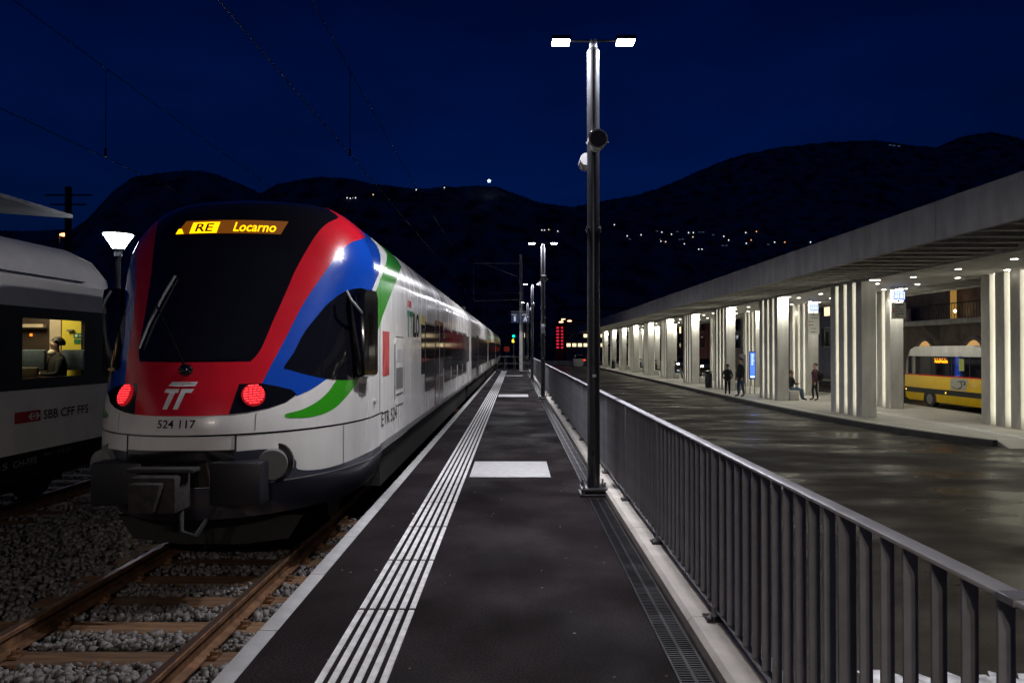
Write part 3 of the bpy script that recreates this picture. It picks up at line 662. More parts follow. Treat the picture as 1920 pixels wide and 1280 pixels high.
# ---------------------------------------------------------------- lamp posts
m_lens = EM('lamp_lens', (.90,.95,1.0), 60.0)
def lamp_post(x, y, label, power, real=True, colr=(.95,.94,1.0)):
    t = thing('lamp_post', label, 'lamp post', (x, y, 0), 'twin headed lamp posts along the platform')
    b = MB(); b.box(x-.16,x+.16,y-.16,y+.16,.0015,.028); b.build('base_plate', m_pole, t, bevel=.006)
    b = MB(); b.box(x-.145,x+.145,y-.145,y+.145,.05,.085); b.build('foot_plate', m_pole, t, bevel=.006)
    for sx in (-1,1):
        for sy in (-1,1):
            b = MB(); b.cyl((x+sx*.115,y+sy*.115,.028),(x+sx*.115,y+sy*.115,.15),.011,n=8); b.cyl((x+sx*.115,y+sy*.115,.085),(x+sx*.115,y+sy*.115,.105),.02,n=6); b.build('anchor_bolt', m_bolt, t)
    b = MB(); b.cyl((x,y,.083),(x,y,2.95),.070,n=28); b.build('lower_pole', m_pole, t)
    b = MB(); b.cyl((x,y,2.93),(x,y,4.92),.0695,n=28); b.cyl((x,y,4.92),(x,y,4.96),.0695,.05,n=28); b.build('upper_pole', m_pole, t)
    b = MB(); b.cyl((x,y,2.90),(x,y,2.98),.082,n=28); cl = b.build('clamp', m_pole, t)
    for k in range(4):
        a = R(45+k*90); b = MB(); b.cyl((x+.078*math.cos(a),y+.078*math.sin(a),2.94),(x+.108*math.cos(a),y+.108*math.sin(a),2.94),.014,n=8); b.build('clamp_bolt', m_bolt, cl)
    for dx in (-.022,.022):
        b = MB(); b.cyl((x+dx,y,4.955),(x+dx,y,5.06),.019,n=12); b.build('top_pin', m_rail_top, t)
    b = MB(); b.tube([(x-.28,y,5.045),(x+.28,y,5.045)],.014,8); b.build('cross_arm', m_pole, t)
    for s in (-1,1):
        x0, x1 = x+s*.25, x+s*.47; xa, xb = min(x0,x1), max(x0,x1)
        b = MB(); b.box(xa,xb,y-.09,y+.09,5.03,5.075); h = b.build('lamp_head', m_pole, t, bevel=.008)
        b = MB(); b.box(xa+.015,xb-.015,y-.075,y+.075,5.022,5.0305); b.build('lens', m_lens, h, smooth=0)
        if real:
            ld = bpy.data.lights.new('lamp_light','AREA'); ld.shape = 'RECTANGLE'; ld.size = .2; ld.size_y = .15; ld.energy = power; ld.color = colr
            lo = bpy.data.objects.new('lamp_light', ld); reg(lo, h, ((xa+xb)/2, y, 5.015))
    # round loudspeaker towards the camera, small one behind
    sp = thing('loudspeaker', label.replace('twin headed lamp post','round grey loudspeaker on the lamp post').replace('tall dark ','').replace('dark ',''), 'loudspeaker', (x, y, 3.86), 'loudspeakers on the lamp posts')
    b = MB(); b.cyl((x+.02,y-.30,3.86),(x+.02,y-.075,3.88),.105,.10,n=28); b.build('body', m_lightgrey, sp)
    b = MB(); b.cyl((x+.02,y-.308,3.86),(x+.02,y-.298,3.86),.088,n=28); b.build('front_mesh', m_darksteel, sp)
    b = MB(); b.tube([(x-.10,y-.20,3.84),(x-.05,y-.2,3.965),(x+.02,y-.2,3.98),(x+.09,y-.2,3.965),(x+.14,y-.2,3.84)],.008,6); b.build('bracket', m_bolt, sp)
    b = MB(); b.cyl((x-.07,y+.05,3.74),(x-.07,y+.24,3.72),.07,.075,n=20); b.build('rear_horn', m_lightgrey, sp)
    b = MB(); b.box(x-.02,x+.02,y-.0735,y-.0700,1.30,1.33); b.build('sticker', m_whitelet, t, smooth=0)
lamp_post(.87, 7.75, 'tall dark twin headed lamp post nearest to the camera beside the railing', 175)
lamp_post(.90, 22.6, 'dark twin headed lamp post, second along the platform', 175)
lamp_post(.90, 36.9, 'dark twin headed lamp post, third along the platform', 160)
lamp_post(.92, 51.6, 'dark twin headed lamp post, fourth and farthest by the platform end', 120)
lamp_post(-.55, -6.5, 'dark twin headed lamp post standing behind the camera', 300, colr=(1,.87,.74))
b = MB(); b.box(.84,.96,22.45,22.52,2.1,2.4); o = b.build('notice_box', m_lightgrey, None, (.9,22.5,2.1), bevel=.01); tag(o,'small white notice box strapped to the second lamp post','notice box')

# ---------------------------------------------------------------- railing
fence = thing('railing', 'long grey steel railing with flat vertical bars along the platform', 'railing', (1.14, .86, .085))
FX = 1.14; y0f = .86; NP_ = 33; SP = 1.55
b = MB(); b.box(FX-.03,FX+.03,y0f-3,y0f+SP*(NP_-1)+.03,1.038,1.052); b.build('handrail', m_rail_top, fence, bevel=.004)
b = MB(); b.box(FX-.02,FX+.02,y0f-3,y0f+SP*(NP_-1),.142,.152); b.build('bottom_rail', m_galv, fence, bevel=.002, seg=1)
for i in range(8):
    b = MB(); b.box(FX-.0325,FX+.0325,y0f+i*6.2+.70,y0f+i*6.2+.76,1.035,1.0545); b.build('handrail_joint', m_galv, fence, bevel=.002, seg=1)
post0 = bar0 = None; nb = 0; rest = MB()
for i in range(-2, NP_):
    y = y0f+i*SP
    if post0 is None:
        b = MB(); b.box(-.03,.03,-.006,.006,.09,1.04); post0 = b.build('post', m_galv, fence, (FX,y,0), bevel=.002, seg=1, local=True); p_ = post0
        b = MB(); b.box(-.07,.07,-.055,.055,.0865,.100); pl0 = b.build('base_plate', m_darksteel, p_, (FX,y,0), bevel=.003, seg=1, local=True)
        b = MB()
        b.cyl((0,-.028,.099),(0,-.028,.135),.009,n=8); b.cyl((0,-.028,.099),(0,-.028,.112),.016,n=6)
        bo0 = b.build('bolt', m_bolt, p_, (FX-.045,y,0), local=True); inst(bo0,p_,(FX+.045,y,0))
    else:
        p_ = inst(post0, fence, (FX,y,0)); inst(pl0, p_, (FX,y,0)); inst(bo0, p_, (FX-.045,y,0)); inst(bo0, p_, (FX+.045,y,0))
    if i == NP_-1: break
    for k in range(1,12):
        yb = y+k*SP/12
        if yb < 1.0: continue
        if bar0 is None:
            b = MB(); b.box(-.0205,.0205,-.004,.004,.1525,1.0375); bar0 = b.build('bar', m_galv, fence, (FX,yb,0), smooth=0, local=True); nb = 1
        elif nb < 300: q_ = inst(bar0, fence, (FX+random.uniform(-.0015,.0015),yb+random.uniform(-.002,.002),0)); q_.rotation_euler = (random.uniform(-.002,.002),random.uniform(-.0015,.0015),random.uniform(-.05,.05)); nb += 1
        else: rest.box(FX-.0205,FX+.0205,yb-.004,yb+.004,.1525,1.0375)
stuff(rest.build('bar', m_galv, fence, smooth=0))
# end railing across the platform
er = thing('end_railing', 'thin grey barrier railing across the far end of the platform', 'railing', (-.2,PE-.3,0))
for z in (1.05,.55,.1):
    b = MB(); b.tube([(-1.3,PE-.3,z),(1.0,PE-.3,z)],.022,6); b.build('rail', m_galv, er)
for x in (-1.3,-.75,0,.75):
    b = MB(); b.tube([(x,PE-.3,.0015),(x,PE-.3,1.05)],.024,6); b.build('post', m_galv, er)
b = MB(); b.box(-1.36,1.0,PE-.14,PE-.02,.0015,.007); o = b.build('end_line', m_paint, platform, smooth=0)

# ---------------------------------------------------------------- carriage on the left track
XS = -6.35
m_sbb = M('carriage_white',(.80,.77,.72),.4,var=.12,scale=1.5,coat=.15)
m_band = M('carriage_band',(.010,.010,.012),.3,var=0)
car = thing('railway_carriage', 'grey white carriage with a black window band and one lit window at left', 'carriage', (TX2,0,ZT))
YE = 11.15
W2 = 1.45
b = MB(); b.prism([(TX2-W2,.27),(XS,.27),(XS,1.08),(TX2-W2,1.08)],'y',-12,YE); b.build('lower_body', m_sbb, car, smooth=0)
rp = [(XS,2.16),(XS-.015,2.45),(XS-.09,2.75),(XS-.26,2.97),(XS-.55,3.12),(TX2,3.25)]
rp = rp+[(2*TX2-x,z) for x,z in rp[::-1]][1:]
vs = []; rows = [(-12,1,0),(YE-.5,1,0),(YE-.28,.99,-.03),(YE-.12,.96,-.10),(YE,.88,-.26)]
for y,k,dz in rows:
    for x,z in rp: vs.append((TX2+(x-TX2)*k, y, 2.16+(z-2.16)*max(.1,1+dz)))
n = len(rp); b = MB(); b.add(vs,[(j*n+i,j*n+i+1,(j+1)*n+i+1,(j+1)*n+i) for j in range(len(rows)-1) for i in range(n-1)]+[tuple(range((len(rows)-1)*n,len(rows)*n))])
b.build('roof', m_sbb, car, smooth=35)
b = MB(); b.box(XS-.025,XS+.004,-12,YE-.9,2.585,2.597); b.build('gutter_line', m_band, car, smooth=0)
for k,(a,c,z0,z1) in enumerate([(-12,8.93,1.08,2.16),(10.26,YE-.02,1.08,2.16),(8.93,10.26,2.03,2.16),(8.93,10.26,1.08,1.21)]):
    b = MB(); b.box(XS-.06,XS+.003,a,c,z0,z1); b.build('window_band', m_band, car, smooth=0)
b = MB(); b.box(TX2-W2,TX2-W2+.05,-12,YE-.02,1.08,2.16); b.box(TX2-W2,XS,YE-.05,YE-.02,1.08,2.16); b.build('end_wall', m_band, car, smooth=0)
m_pane = bpy.data.materials.new('clear_glass'); m_pane.use_nodes = True
pb = m_pane.node_tree.nodes['Principled BSDF']; pb.inputs['Transmission Weight'].default_value = 1; pb.inputs['Roughness'].default_value = .02; pb.inputs['IOR'].default_value = 1.05; pb.inputs['Base Color'].default_value = (.85,.87,.85,1)
b = MB(); b.box(XS-.04,XS-.034,8.93,10.26,1.21,2.03); b.build('window_pane', m_pane, car, smooth=0)
for a,c,z0,z1 in ((8.93,10.26,1.20,1.225),(8.93,10.26,2.015,2.04),(8.92,8.945,1.2,2.04),(10.245,10.27,1.2,2.04)):
    b = MB(); b.box(XS-.05,XS+.006,a,c,z0,z1); b.build('window_frame', m_seal, car, smooth=0)
# inside: floor, partition, door, seats, ceiling lamp
m_part = M('partition_yellow',(.70,.58,.06),.5,var=.05); m_beige = M('panel_beige',(.50,.42,.32),.6,var=.05); m_inner = M('inner_dark',(.05,.035,.028),.6,var=.2)
b = MB(); b.box(TX2-1.38,XS-.07,6,10.6,1.085,1.09); b.build('floor', m_inner, car, smooth=0)
b = MB(); b.box(-6.76,XS-.07,10.36,10.40,1.09,2.6); b.build('partition', m_part, car, smooth=0)
b = MB(); b.box(-6.93,-6.765,10.34,10.40,1.09,2.4); b.build('wall_panel', m_beige, car, smooth=0)
b = MB(); b.box(-9.1,-6.935,10.42,10.45,1.09,2.4); b.build('vestibule_wall', m_inner, car, smooth=0)
b = MB(); b.box(-9.1,-7.0,10.30,10.36,1.93,1.98); b.build('luggage_rack', m_beige, car, smooth=0)
m_egreen = M('sign_green',(.01,.18,.08),.5,var=0)
for x0,x1,z0,z1 in ((-6.58,-6.40,1.775,1.845),(-6.57,-6.49,1.69,1.755),(-6.475,-6.395,1.69,1.755)):
    b = MB(); b.box(x0,x1,10.35,10.358,z0,z1); sg = b.build('exit_sign', m_egreen, car, smooth=0)
b = MB(); b.box(-6.555,-6.52,10.347,10.3495,1.79,1.83); b.box(-6.50,-6.43,10.347,10.3495,1.805,1.815); b.build('exit_mark', m_whitelet, sg, smooth=0)
b = MB(); b.box(-6.66,-6.57,10.31,10.358,1.87,1.90); b.build('coat_hook', m_grey, car, bevel=.005)
b = MB(); b.box(-7.27,-7.24,10.40,10.418,1.80,1.84); b.build('door_button', EM('door_button_orange',(1,.25,.02),2), car, smooth=0)
m_seat = M('seat_fabric',(.07,.10,.13),.85,var=.2,scale=40); m_seatp = M('seat_dotted',(.16,.13,.09),.8,var=.8,scale=60)
for x,y,mm in ((-6.85,9.86,m_seat),(-6.50,10.20,m_seat)):
    b = MB(); b.box(x-.17,x+.17,y,y+.07,1.30,1.60); b.build('seat_back', mm, car, bevel=.025)
b = MB(); b.box(-7.05,-6.5,9.45,9.5,1.09,1.36); b.build('seat_shell', m_seatp, car, bevel=.02)
ld = bpy.data.lights.new('cabin_light','AREA'); ld.shape='RECTANGLE'; ld.size=.5; ld.size_y=.8; ld.energy=20; ld.color=(1,.84,.5)
reg(bpy.data.objects.new('cabin_light',ld), car, (-6.95,9.6,2.5))
def cs_txt(s,y0,y1,z0,z1,mat,bold=.01): return lettering('side_lettering',s,lambda u,v:Vector((XS+.006,y0+u*(y1-y0),z0+v*(z1-z0))),mat,car,bold)
b = MB(); b.box(XS-.01,XS+.004,8.82,9.30,.655,.80); lg = b.build('logo_panel', M('logo_red',(.42,.012,.015),.45,var=0), car, smooth=0)
def arrow(pts): 
    b = MB(); b.add([(XS+.007,9.175+y*.11,.7275+z*.055) for y,z in pts],[tuple(range(len(pts)))]); b.build('logo_mark', m_whitelet, lg, smooth=0)
arrow([(-.16,-.12),(-.16,.12),(.16,.12),(.16,-.12)]); arrow([(-.07,-.8),(.07,-.8),(.07,.8),(-.07,.8)])
arrow([(-1,0),(-.55,.85),(-.2,.85),(-.55,.16),(-.2,.16),(-.2,-.16),(-.55,-.16),(-.2,-.85),(-.55,-.85)]); arrow([(1,0),(.55,-.85),(.2,-.85),(.55,-.16),(.2,-.16),(.2,.16),(.55,.16),(.2,.85),(.55,.85)])
cs_txt('SBB CFF FFS',9.36,10.34,.665,.79,m_blacklet)
m_greylet = M('grey_lettering',(.35,.35,.35),.5,var=0)
b = MB(); b.prism([(TX2-1.38,-.1),(XS-.05,-.1),(XS-.002,.27),(TX2-1.40,.27)],'y',-12,YE-.15); b.build('sole_bar', m_band, car, smooth=0)
def sb_txt(s,y0,y1,z0,z1): return lettering('sole_bar_lettering',s,lambda u,v:Vector((XS-.045+.048*(z0+v*(z1-z0)+.1)/.37+.004,y0+u*(y1-y0),z0+v*(z1-z0))),m_greylet,car,0)
sb_txt('85-5',8.30,8.72,.10,.185); sb_txt('CH-FFS',8.82,9.25,.10,.185); sb_txt('- 18,30 m -',9.34,9.60,.165,.205); sb_txt('26 36 203-5',9.66,9.98,.165,.205)
for yb in (-6.5,8.9):
    for dy in (-1.25,1.25):
        for s in (-1,1):
            x = TX2+s*.752; b = MB(); b.cyl((x-.06,yb+dy,ZT+.44),(x+.06,yb+dy,ZT+.44),.44,n=20); b.build('wheel', m_under, car)
b = MB(); b.box(TX2-.9,TX2+.9,-11,10.6,-.35,-.1); b.build('underframe', m_under, car, smooth=0)
for s in (-1,1):
    b = MB(); b.cyl((TX2+s*.87,YE-.15,.05),(TX2+s*.87,YE+.42,.05),.09,n=14); b.cyl((TX2+s*.87,YE+.40,.05),(TX2+s*.87,YE+.45,.05),.24,n=20); b.build('buffer', m_under, car)

# ---------------------------------------------------------------- platform, canopy and lantern beyond the carriage
b = MB(); b.box(-16,-9.6,-10,60,-1.1,-.02); struct(b.build('far_platform', m_asphalt, smooth=0))
fc = thing('platform_canopy', 'pale thin edged platform roof at the upper left behind the carriage', 'canopy', (-12,8,0))
b = MB(); b.prism([(-10.2,4.62),(-10.2,4.70),(-12.5,4.95),(-14.8,4.70),(-14.8,4.62),(-12.5,4.78)],'y',-4,16.0); b.build('roof', m_concrete, fc, smooth=0)
b = MB(); b.box(-12.6,-12.3,-4,14.6,4.45,4.78); b.build('ridge_beam', m_concrete, fc, smooth=0)
b = MB(); b.box(-11.3,-11.0,-4,14.6,4.35,4.68); b.build('side_beam', m_concrete, fc, smooth=0)
for y in (-2,6,13.8):
    b = MB(); b.box(-12.55,-12.35,y-.12,y+.12,-.018,4.45); b.build('column', m_galv, fc, bevel=.02)
la = thing('platform_lantern', 'post top lantern with a glowing flared bowl behind the carriage roof', 'lantern', (-9.72,17.0,-.02))
b = MB(); b.cyl((-9.72,17,-.018),(-9.72,17,3.9),.06,n=14); b.build('pole', m_pole, la)
b = MB(); b.lathe((-9.72,17,0),[(.09,3.88),(.10,4.02),(.14,4.06)],16); b.build('collar', m_lightgrey, la)
b = MB(); b.lathe((-9.72,17,0),[(.13,4.06),(.20,4.2),(.33,4.40)],20); b.build('bowl', EM('bowl_glow',(.75,.85,1.0),38.0), la)
b = MB(); b.lathe((-9.72,17,0),[(.37,4.402),(.36,4.43),(.1,4.47)],20); b.build('cap', m_pole, la)
sl = thing('street_lamp', 'distant orange street lamp glowing above the carriage roof at left', 'street lamp', tuple(pix(107,441,70)-Vector((0,0,13.2+1.19-.0))))
p = pix(107,441,70)
b = MB(); b.cyl((p.x,70,-1.19),(p.x,70,p.z),.09,n=8); b.tube([(p.x,70,p.z),(p.x+.6,70,p.z+.2)],.05,6); b.build('pole', m_pole, sl)
b = MB(); b.sph((p.x+.6,70,p.z+.1),(.55,.3,.16)); b.build('lamp_head', EM('sodium_glow',(1,.33,.08),9), sl)

# ---------------------------------------------------------------- overhead line
def wire(name,label,x,z,sag,cat='overhead wire'):
    b = MB(); pts = []
    for i in range(0,131):
        y = -10+i; q = ((y-5)%45)/45; pts.append((x,y,z+sag*(4*(q-.5)**2)))
    b.tube(pts,.008,5); o = b.build(name,m_wire,None,(x,-10,z)); return tag(o,label,cat)
wire('contact_wire','lower overhead wire above the near track and train',TX,5.30,0)
wire('catenary_wire','upper overhead wire sagging above the near track',TX,6.70,.5)
wire('contact_wire','lower overhead wire above the left carriage track',TX2,5.25,0)
wire('catenary_wire','upper overhead wire sagging above the left carriage track',TX2,6.75,.5)
for x,lab in ((TX,'near'),(TX2,'left')):
    for k in range(8):
        y = 13.2+k*9; q = ((y-5)%45)/45; zt = (6.70 if x==TX else 6.75)+.5*4*(q-.5)**2
        b = MB(); b.cyl((x,y,5.27),(x,y,zt),.007,n=5); b.box(x-.015,x+.015,y-.02,y+.02,5.27,5.42)
        tag(b.build('dropper',m_wire,None,(x,y,5.3)),'thin vertical dropper between the two overhead wires of the %s track'%lab,'dropper','droppers of the %s track'%lab)
def mast(x,y,h,xarm,label,sign=False):
    t = thing('catenary_mast',label,'mast',(x,y,-.02))
    b = MB(); b.prism([(x-.13,y-.13),(x+.13,y-.13),(x+.13,y+.13),(x-.13,y+.13)],'z',-1.15,h); b.build('pole',m_concrete if sign else m_galv,t,bevel=.02)
    b = MB(); b.tube([(x,y,h-.7),(xarm,y,h-.7)],.05,6); b.build('top_arm',m_galv,t)
    b = MB(); b.tube([(x,y,h-1.9),(x+(xarm-x)*.78,y,h-.75)],.035,6); b.build('brace',m_galv,t)
    b = MB(); b.tube([(xarm,y,h-.7),(xarm,y,5.3)],.025,5); b.tube([(x,y,5.6),(xarm,y,5.45)],.03,5); b.build('registration_arm',m_galv,t)
mast(.46,56,9.2,TX-.2,'pale catenary mast rising behind the blue platform signs',True)
mast(.9,78,8.6,TX-.5,'slim catenary mast beyond the platform end')
mast(1.1,104,8.6,TX-.5,'farthest slim catenary mast down the line')
# pylon at far left
t = thing('power_pylon','dark pole with cross arms at the left behind the canopy','pylon',(-38,59,-1.19))
p = pix(124,360,59)
b = MB(); b.box(p.x-.18,p.x+.18,58.8,59.2,-1.19,p.z+.5); b.build('pole',m_under,t)
for dz,w in ((-.2,2.0),(-1.0,1.5)):
    b = MB(); b.box(p.x-w,p.x+w,58.95,59.05,p.z+dz-.06,p.z+dz+.06); b.build('cross_arm',m_under,t)
m_signblue = M('sign_blue',(.004,.011,.05),.5,var=0,spec=.2)
for ch,x0,lab in (('1',958,'blue platform sign with a white number one'),('A',977.5,'blue platform sector sign with a white letter A')):
    q0 = pix(x0,586,54.5); q1 = pix(x0+15.5,605,54.5)
    t = thing('platform_sign',lab,'sign',(q0.x,54.5,q1.z))
    b = MB(); b.box(q0.x,q1.x,54.5,54.6,q1.z,q0.z); b.build('panel',m_signblue,t,bevel=.01,seg=1)
    w = q1.x-q0.x; h = q0.z-q1.z
    lettering('sign_text',ch,lambda u,v:Vector((q0.x+w*(.36 if ch=='1' else .25)+u*w*(.22 if ch=='1' else .5),54.49,q1.z+h*(.16+v*.5))),EM('sign_glow',(.7,.8,1),.55),t,.03)
    b = MB(); b.box(q0.x+w*.1,q1.x-w*.3,54.485,54.495,q0.z-h*.22,q0.z-h*.17); b.build('sign_line',m_whitelet,t,smooth=0)
t = thing('sign_bracket','thin grey bracket carrying the blue platform signs beside the mast','bracket',(.5,55,4.4))
b = MB(); b.tube([pix(976,608,54.8),pix(976,584,54.8)],.03,6); b.tube([pix(958,584,54.8),pix(996,584,54.8)],.03,6); b.build('frame',m_galv,t)
# ---------------------------------------------------------------- bus station: island, kerb, canopy
ZP = -0.70
isl = [(10.3,100),(10.3,80),(10.3,60),(10.3,48),(10.3,40),(10.31,34),(10.36,29),(10.48,26),(10.65,23.8),(10.90,21.8),(11.25,20.0),(11.62,18.7),(12.05,17.67)]
b = MB(); b.prism([(x+.18,y) for x,y in isl[:-1]]+[(12.2,17.8),(16.5,17.8),(16.5,100)],'z',-1.15,ZP); pav = struct(b.build('pavement',m_paving,smooth=0))
def ribbon(pts, w0, w1, z0, z1, name, mat, par):
    n = len(pts); vs = []
    for i,(x,y) in enumerate(pts):
        a = Vector(pts[max(i-1,0)]); c = Vector(pts[min(i+1,n-1)]); d = (c-a).normalized(); nr = Vector((-d.y,d.x))
        for w,z in ((w0,z0),(w1,z0),(w1,z1),(w0,z1)): vs.append((x+nr.x*w,y+nr.y*w,z))
    fs = [(i*4+j,i*4+(j+1)%4,(i+1)*4+(j+1)%4,(i+1)*4+j) for i in range(n-1) for j in range(4)]+[(0,1,2,3),((n-1)*4+3,(n-1)*4+2,(n-1)*4+1,(n-1)*4)]
    b = MB(); b.add(vs,fs); return b.build(name,mat,par,smooth=30)
ci = [tuple(p) for p in curve_open(isl,6)]
ribbon(ci,0,.19,-1.1,ZP+.004,'kerb',m_darkkerb,pav)
ribbon([p for p in ci if p[1] > 19],.42,.50,ZP+.001,ZP+.005,'white_line',m_paint,pav)
b = MB(); b.prism([(17.0,ZR-.1),(17.8,ZP+.002),(17.8,ZR-.1)],'x',12.22,16.5); b.build('ramp',m_paving,pav,smooth=0)
for k in range(4):
    b = MB(); b.box(13.05+k*.09,13.09+k*.09,18.0,27.5,ZP+.001,ZP+.006); b.build('guide_line',m_paint,pav,smooth=0)
b = MB(); b.box(16.5,16.68,17.8,100,-1.1,ZP+.004); b.build('kerb',m_darkkerb,pav,smooth=0)
b = MB(); b.box(24,60,-5,135,-1.1,-.72); struct(b.build('far_pavement',m_paving,smooth=0))
b = MB(); rg = random.Random(3); pe = [(2.62,4.3),(3.9,4.3)]+[(3.9-.08*q+rg.uniform(-.05,.05), 5.32+rg.uniform(-.10,.08)) for q in range(17)]
b.prism(pe,'z',ZR+.001,ZR+.005); o=b.build('road_marking',m_wornpaint,None,smooth=0); struct(o)
b = MB(); b.box(1.3,26,108,108.4,-1.0,-.2); o=b.build('low_wall',m_concrete,None,(12,108,-.85),smooth=0); tag(o,'low pale wall closing the far end of the bus road','wall')

can = thing('bus_station_canopy','long pale concrete bus station canopy on slotted lit pillars','canopy',(13.3,55,ZP))
FXF = 9.1; BXF = 17.5; ZB, ZFT = 3.95, 4.81; ZS = 3.90
def fascia(x0,x1):
    f0 = None
    for k in range(26):
        y = 3.85+k*3.75
        if f0 is None: b = MB(); b.box(x0,x1,y+.008,y+3.742,ZB,ZFT); f0 = b.build('fascia_panel',m_concrete,can,(x0,y,ZB),bevel=.012,seg=1)
        else: inst(f0,can,(x0,y,ZB))
fascia(FXF,FXF+.14); fascia(BXF-.14,BXF)
b = MB(); b.box(FXF+.142,BXF-.142,3.9,101.3,4.60,4.76); b.build('roof_slab',M('roof_underside_shade',(.10,.095,.085),.9,var=.2),can,smooth=0)  # dark colour puts in the shade of the gaps between the beams
b = MB(); b.box(FXF+.0,BXF,101.36,101.5,ZB,ZFT); b.build('end_fascia',m_concrete,can,bevel=.012,seg=1)
b = MB(); b.box(11.7,15.0,3.9,101.3,ZS,4.598); b.build('soffit_slab',m_concrete,can,smooth=0)
b0 = None
for k in range(121):
    y = 4.35+k*.80
    for x0,x1 in ((FXF+.142,11.698),(15.002,BXF-.142)):
        if b0 is None or abs(x0-15.002) < .01 and k == 0:
            b = MB(); b.box(x0,x1,y-.11,y+.11,ZB+.02,4.598); q = b.build('ceiling_beam',m_concrete,can,(x0,y,ZB),smooth=0)
            if b0 is None: b0 = q
            else: b1 = q
        else: inst(b0 if x0 < 11 else b1,can,(x0,y,ZB))
# pillars: four fins with three lit gaps each
m_down = EM('downlight_glow',(1,.95,.82),14)
def spot(par,x,y,z,e,ang,blend=.6,col_=(1,.97,.80)):
    ld = bpy.data.lights.new('pillar_light','SPOT'); ld.energy = e; ld.spot_size = R(ang); ld.spot_blend = blend; ld.color = col_; ld.shadow_soft_size = .05
    reg(bpy.data.objects.new('pillar_light',ld),par,(x,y,z))
fin0 = None; dl0 = None; ls0 = None; m_down2 = EM('strip_glow',(1,.95,.8),3)
for row,(x0,ys) in enumerate(((11.7,[23.6+7.55*k for k in range(0,10)]),(14.5,[19.45+7.55*k for k in range(0,11)]))):
    for y in ys:
        c = bpy.data.objects.new('pillar',None); c.empty_display_size=.2; reg(c,can,(x0+.25,y,ZP))
        for k in range(4):
            ya = y+k*.64
            if fin0 is None:
                b = MB(); b.box(x0,x0+.5,ya,ya+.40,ZP+.001,ZS-.001); fin0 = b.build('fin',m_concrete,c,(x0,ya,0),bevel=.01,seg=1)
            else: inst(fin0,c,(x0,ya,0))
        for k in range(-1,3):
            yg = y+k*.64+.52
            if k == -1: yg = y-.42
            if dl0 is None:
                b = MB(); b.box(-.17,.17,-.02,.02,ZS-.012,ZS-.001); dl0 = b.build('slot_light',m_down,c,(x0+.25,yg,0),smooth=0,local=True)
            else: inst(dl0,c,(x0+.25,yg,0))
            if k == -1:
                if not (row == 0 and y < 24):
                    ld = bpy.data.lights.new('wall_washer','AREA'); ld.shape = 'RECTANGLE'; ld.size = .42; ld.size_y = .10; ld.energy = 62; ld.color = (1,.98,.84)
                    lo = bpy.data.objects.new('wall_washer',ld); reg(lo,c,(x0+.25,y-.42,ZS-.02)); lo.rotation_euler = (R(22),0,0)
            else:                                          # upright light strip on the back of the nearer fin
                if ls0 is None: b = MB(); b.box(-.02,.02,-.118,-.106,ZP+.25,ZS-.02); ls0 = b.build('light_strip',m_down2,c,(x0+.25,yg,0),smooth=0,local=True)
                else: inst(ls0,c,(x0+.25,yg,0))
                ld = bpy.data.lights.new('strip_light','AREA'); ld.shape = 'RECTANGLE'; ld.size = .10; ld.size_y = 4.3; ld.energy = 13.0; ld.color = (1,.97,.78)
                lo = bpy.data.objects.new('strip_light',ld); reg(lo,c,(x0+.25,yg-.10,(ZP+ZS)/2)); lo.rotation_euler = (R(90),0,0)
rd0 = None
for x in (12.72,14.26):
    for k in range(34):
        y = 13.3+k*2.25+(.2 if x > 13 else 0)
        if rd0 is None: b = MB(); b.cyl((0,0,ZS-.010),(0,0,ZS-.001),.075,n=14); rd0 = b.build('downlight',m_down,can,(x,y,0),local=True)
        else: inst(rd0,can,(x,y,0))
        if k % 2 == 0: spot(can,x,y,ZS-.03,75,110,1.0)

# ---------------------------------------------------------------- benches, bins, signs, screen
for k in range(1,9):
    y = 23.6+7.55*k
    b = MB(); b.box(12.24,12.66,y+.02,y+2.3,ZP+.001,ZP+.45); o = b.build('bench_block',m_concrete,None,(12.45,y+1.1,ZP),bevel=.015)
    tag(o,'pale concrete bench block behind the %s lit pillar counted from the right'%['second','third','fourth','fifth','sixth','seventh','eighth','ninth'][k-1],'bench','concrete benches behind the pillars')
def bin_(x,y,label):
    t = thing('litter_bin',label,'litter bin',(x,y,ZP),'litter bins by the pillars')
    b = MB(); b.lathe((x,y,ZP),[(.20,.002),(.21,.05),(.21,.85),(.19,.88)],18); b.build('drum',m_darksteel,t)
    b = MB(); b.lathe((x,y,ZP),[(.22,.93),(.22,.98),(.10,1.04)],18); b.build('lid',m_darksteel,t)
    b = MB()
    for a in range(4): b.cyl((x+.18*math.cos(a*1.57),y+.18*math.sin(a*1.57),ZP+.87),(x+.18*math.cos(a*1.57),y+.18*math.sin(a*1.57),ZP+.94),.012,n=6)
    b.build('lid_support',m_galv,t)
bin_(11.62,82.6,'small dark litter bin by the ninth pillar far along the row'); bin_(11.55,41.7,'dark litter bin just left of the third lit pillar')
m_blueglow = EM('sign_light',(.10,.18,1.0),2.0); m_whiteglow = EM('pictogram_light',(.75,.82,1.0),1.6); m_board = M('timetable_board',(.42,.42,.38),.5,var=.05)
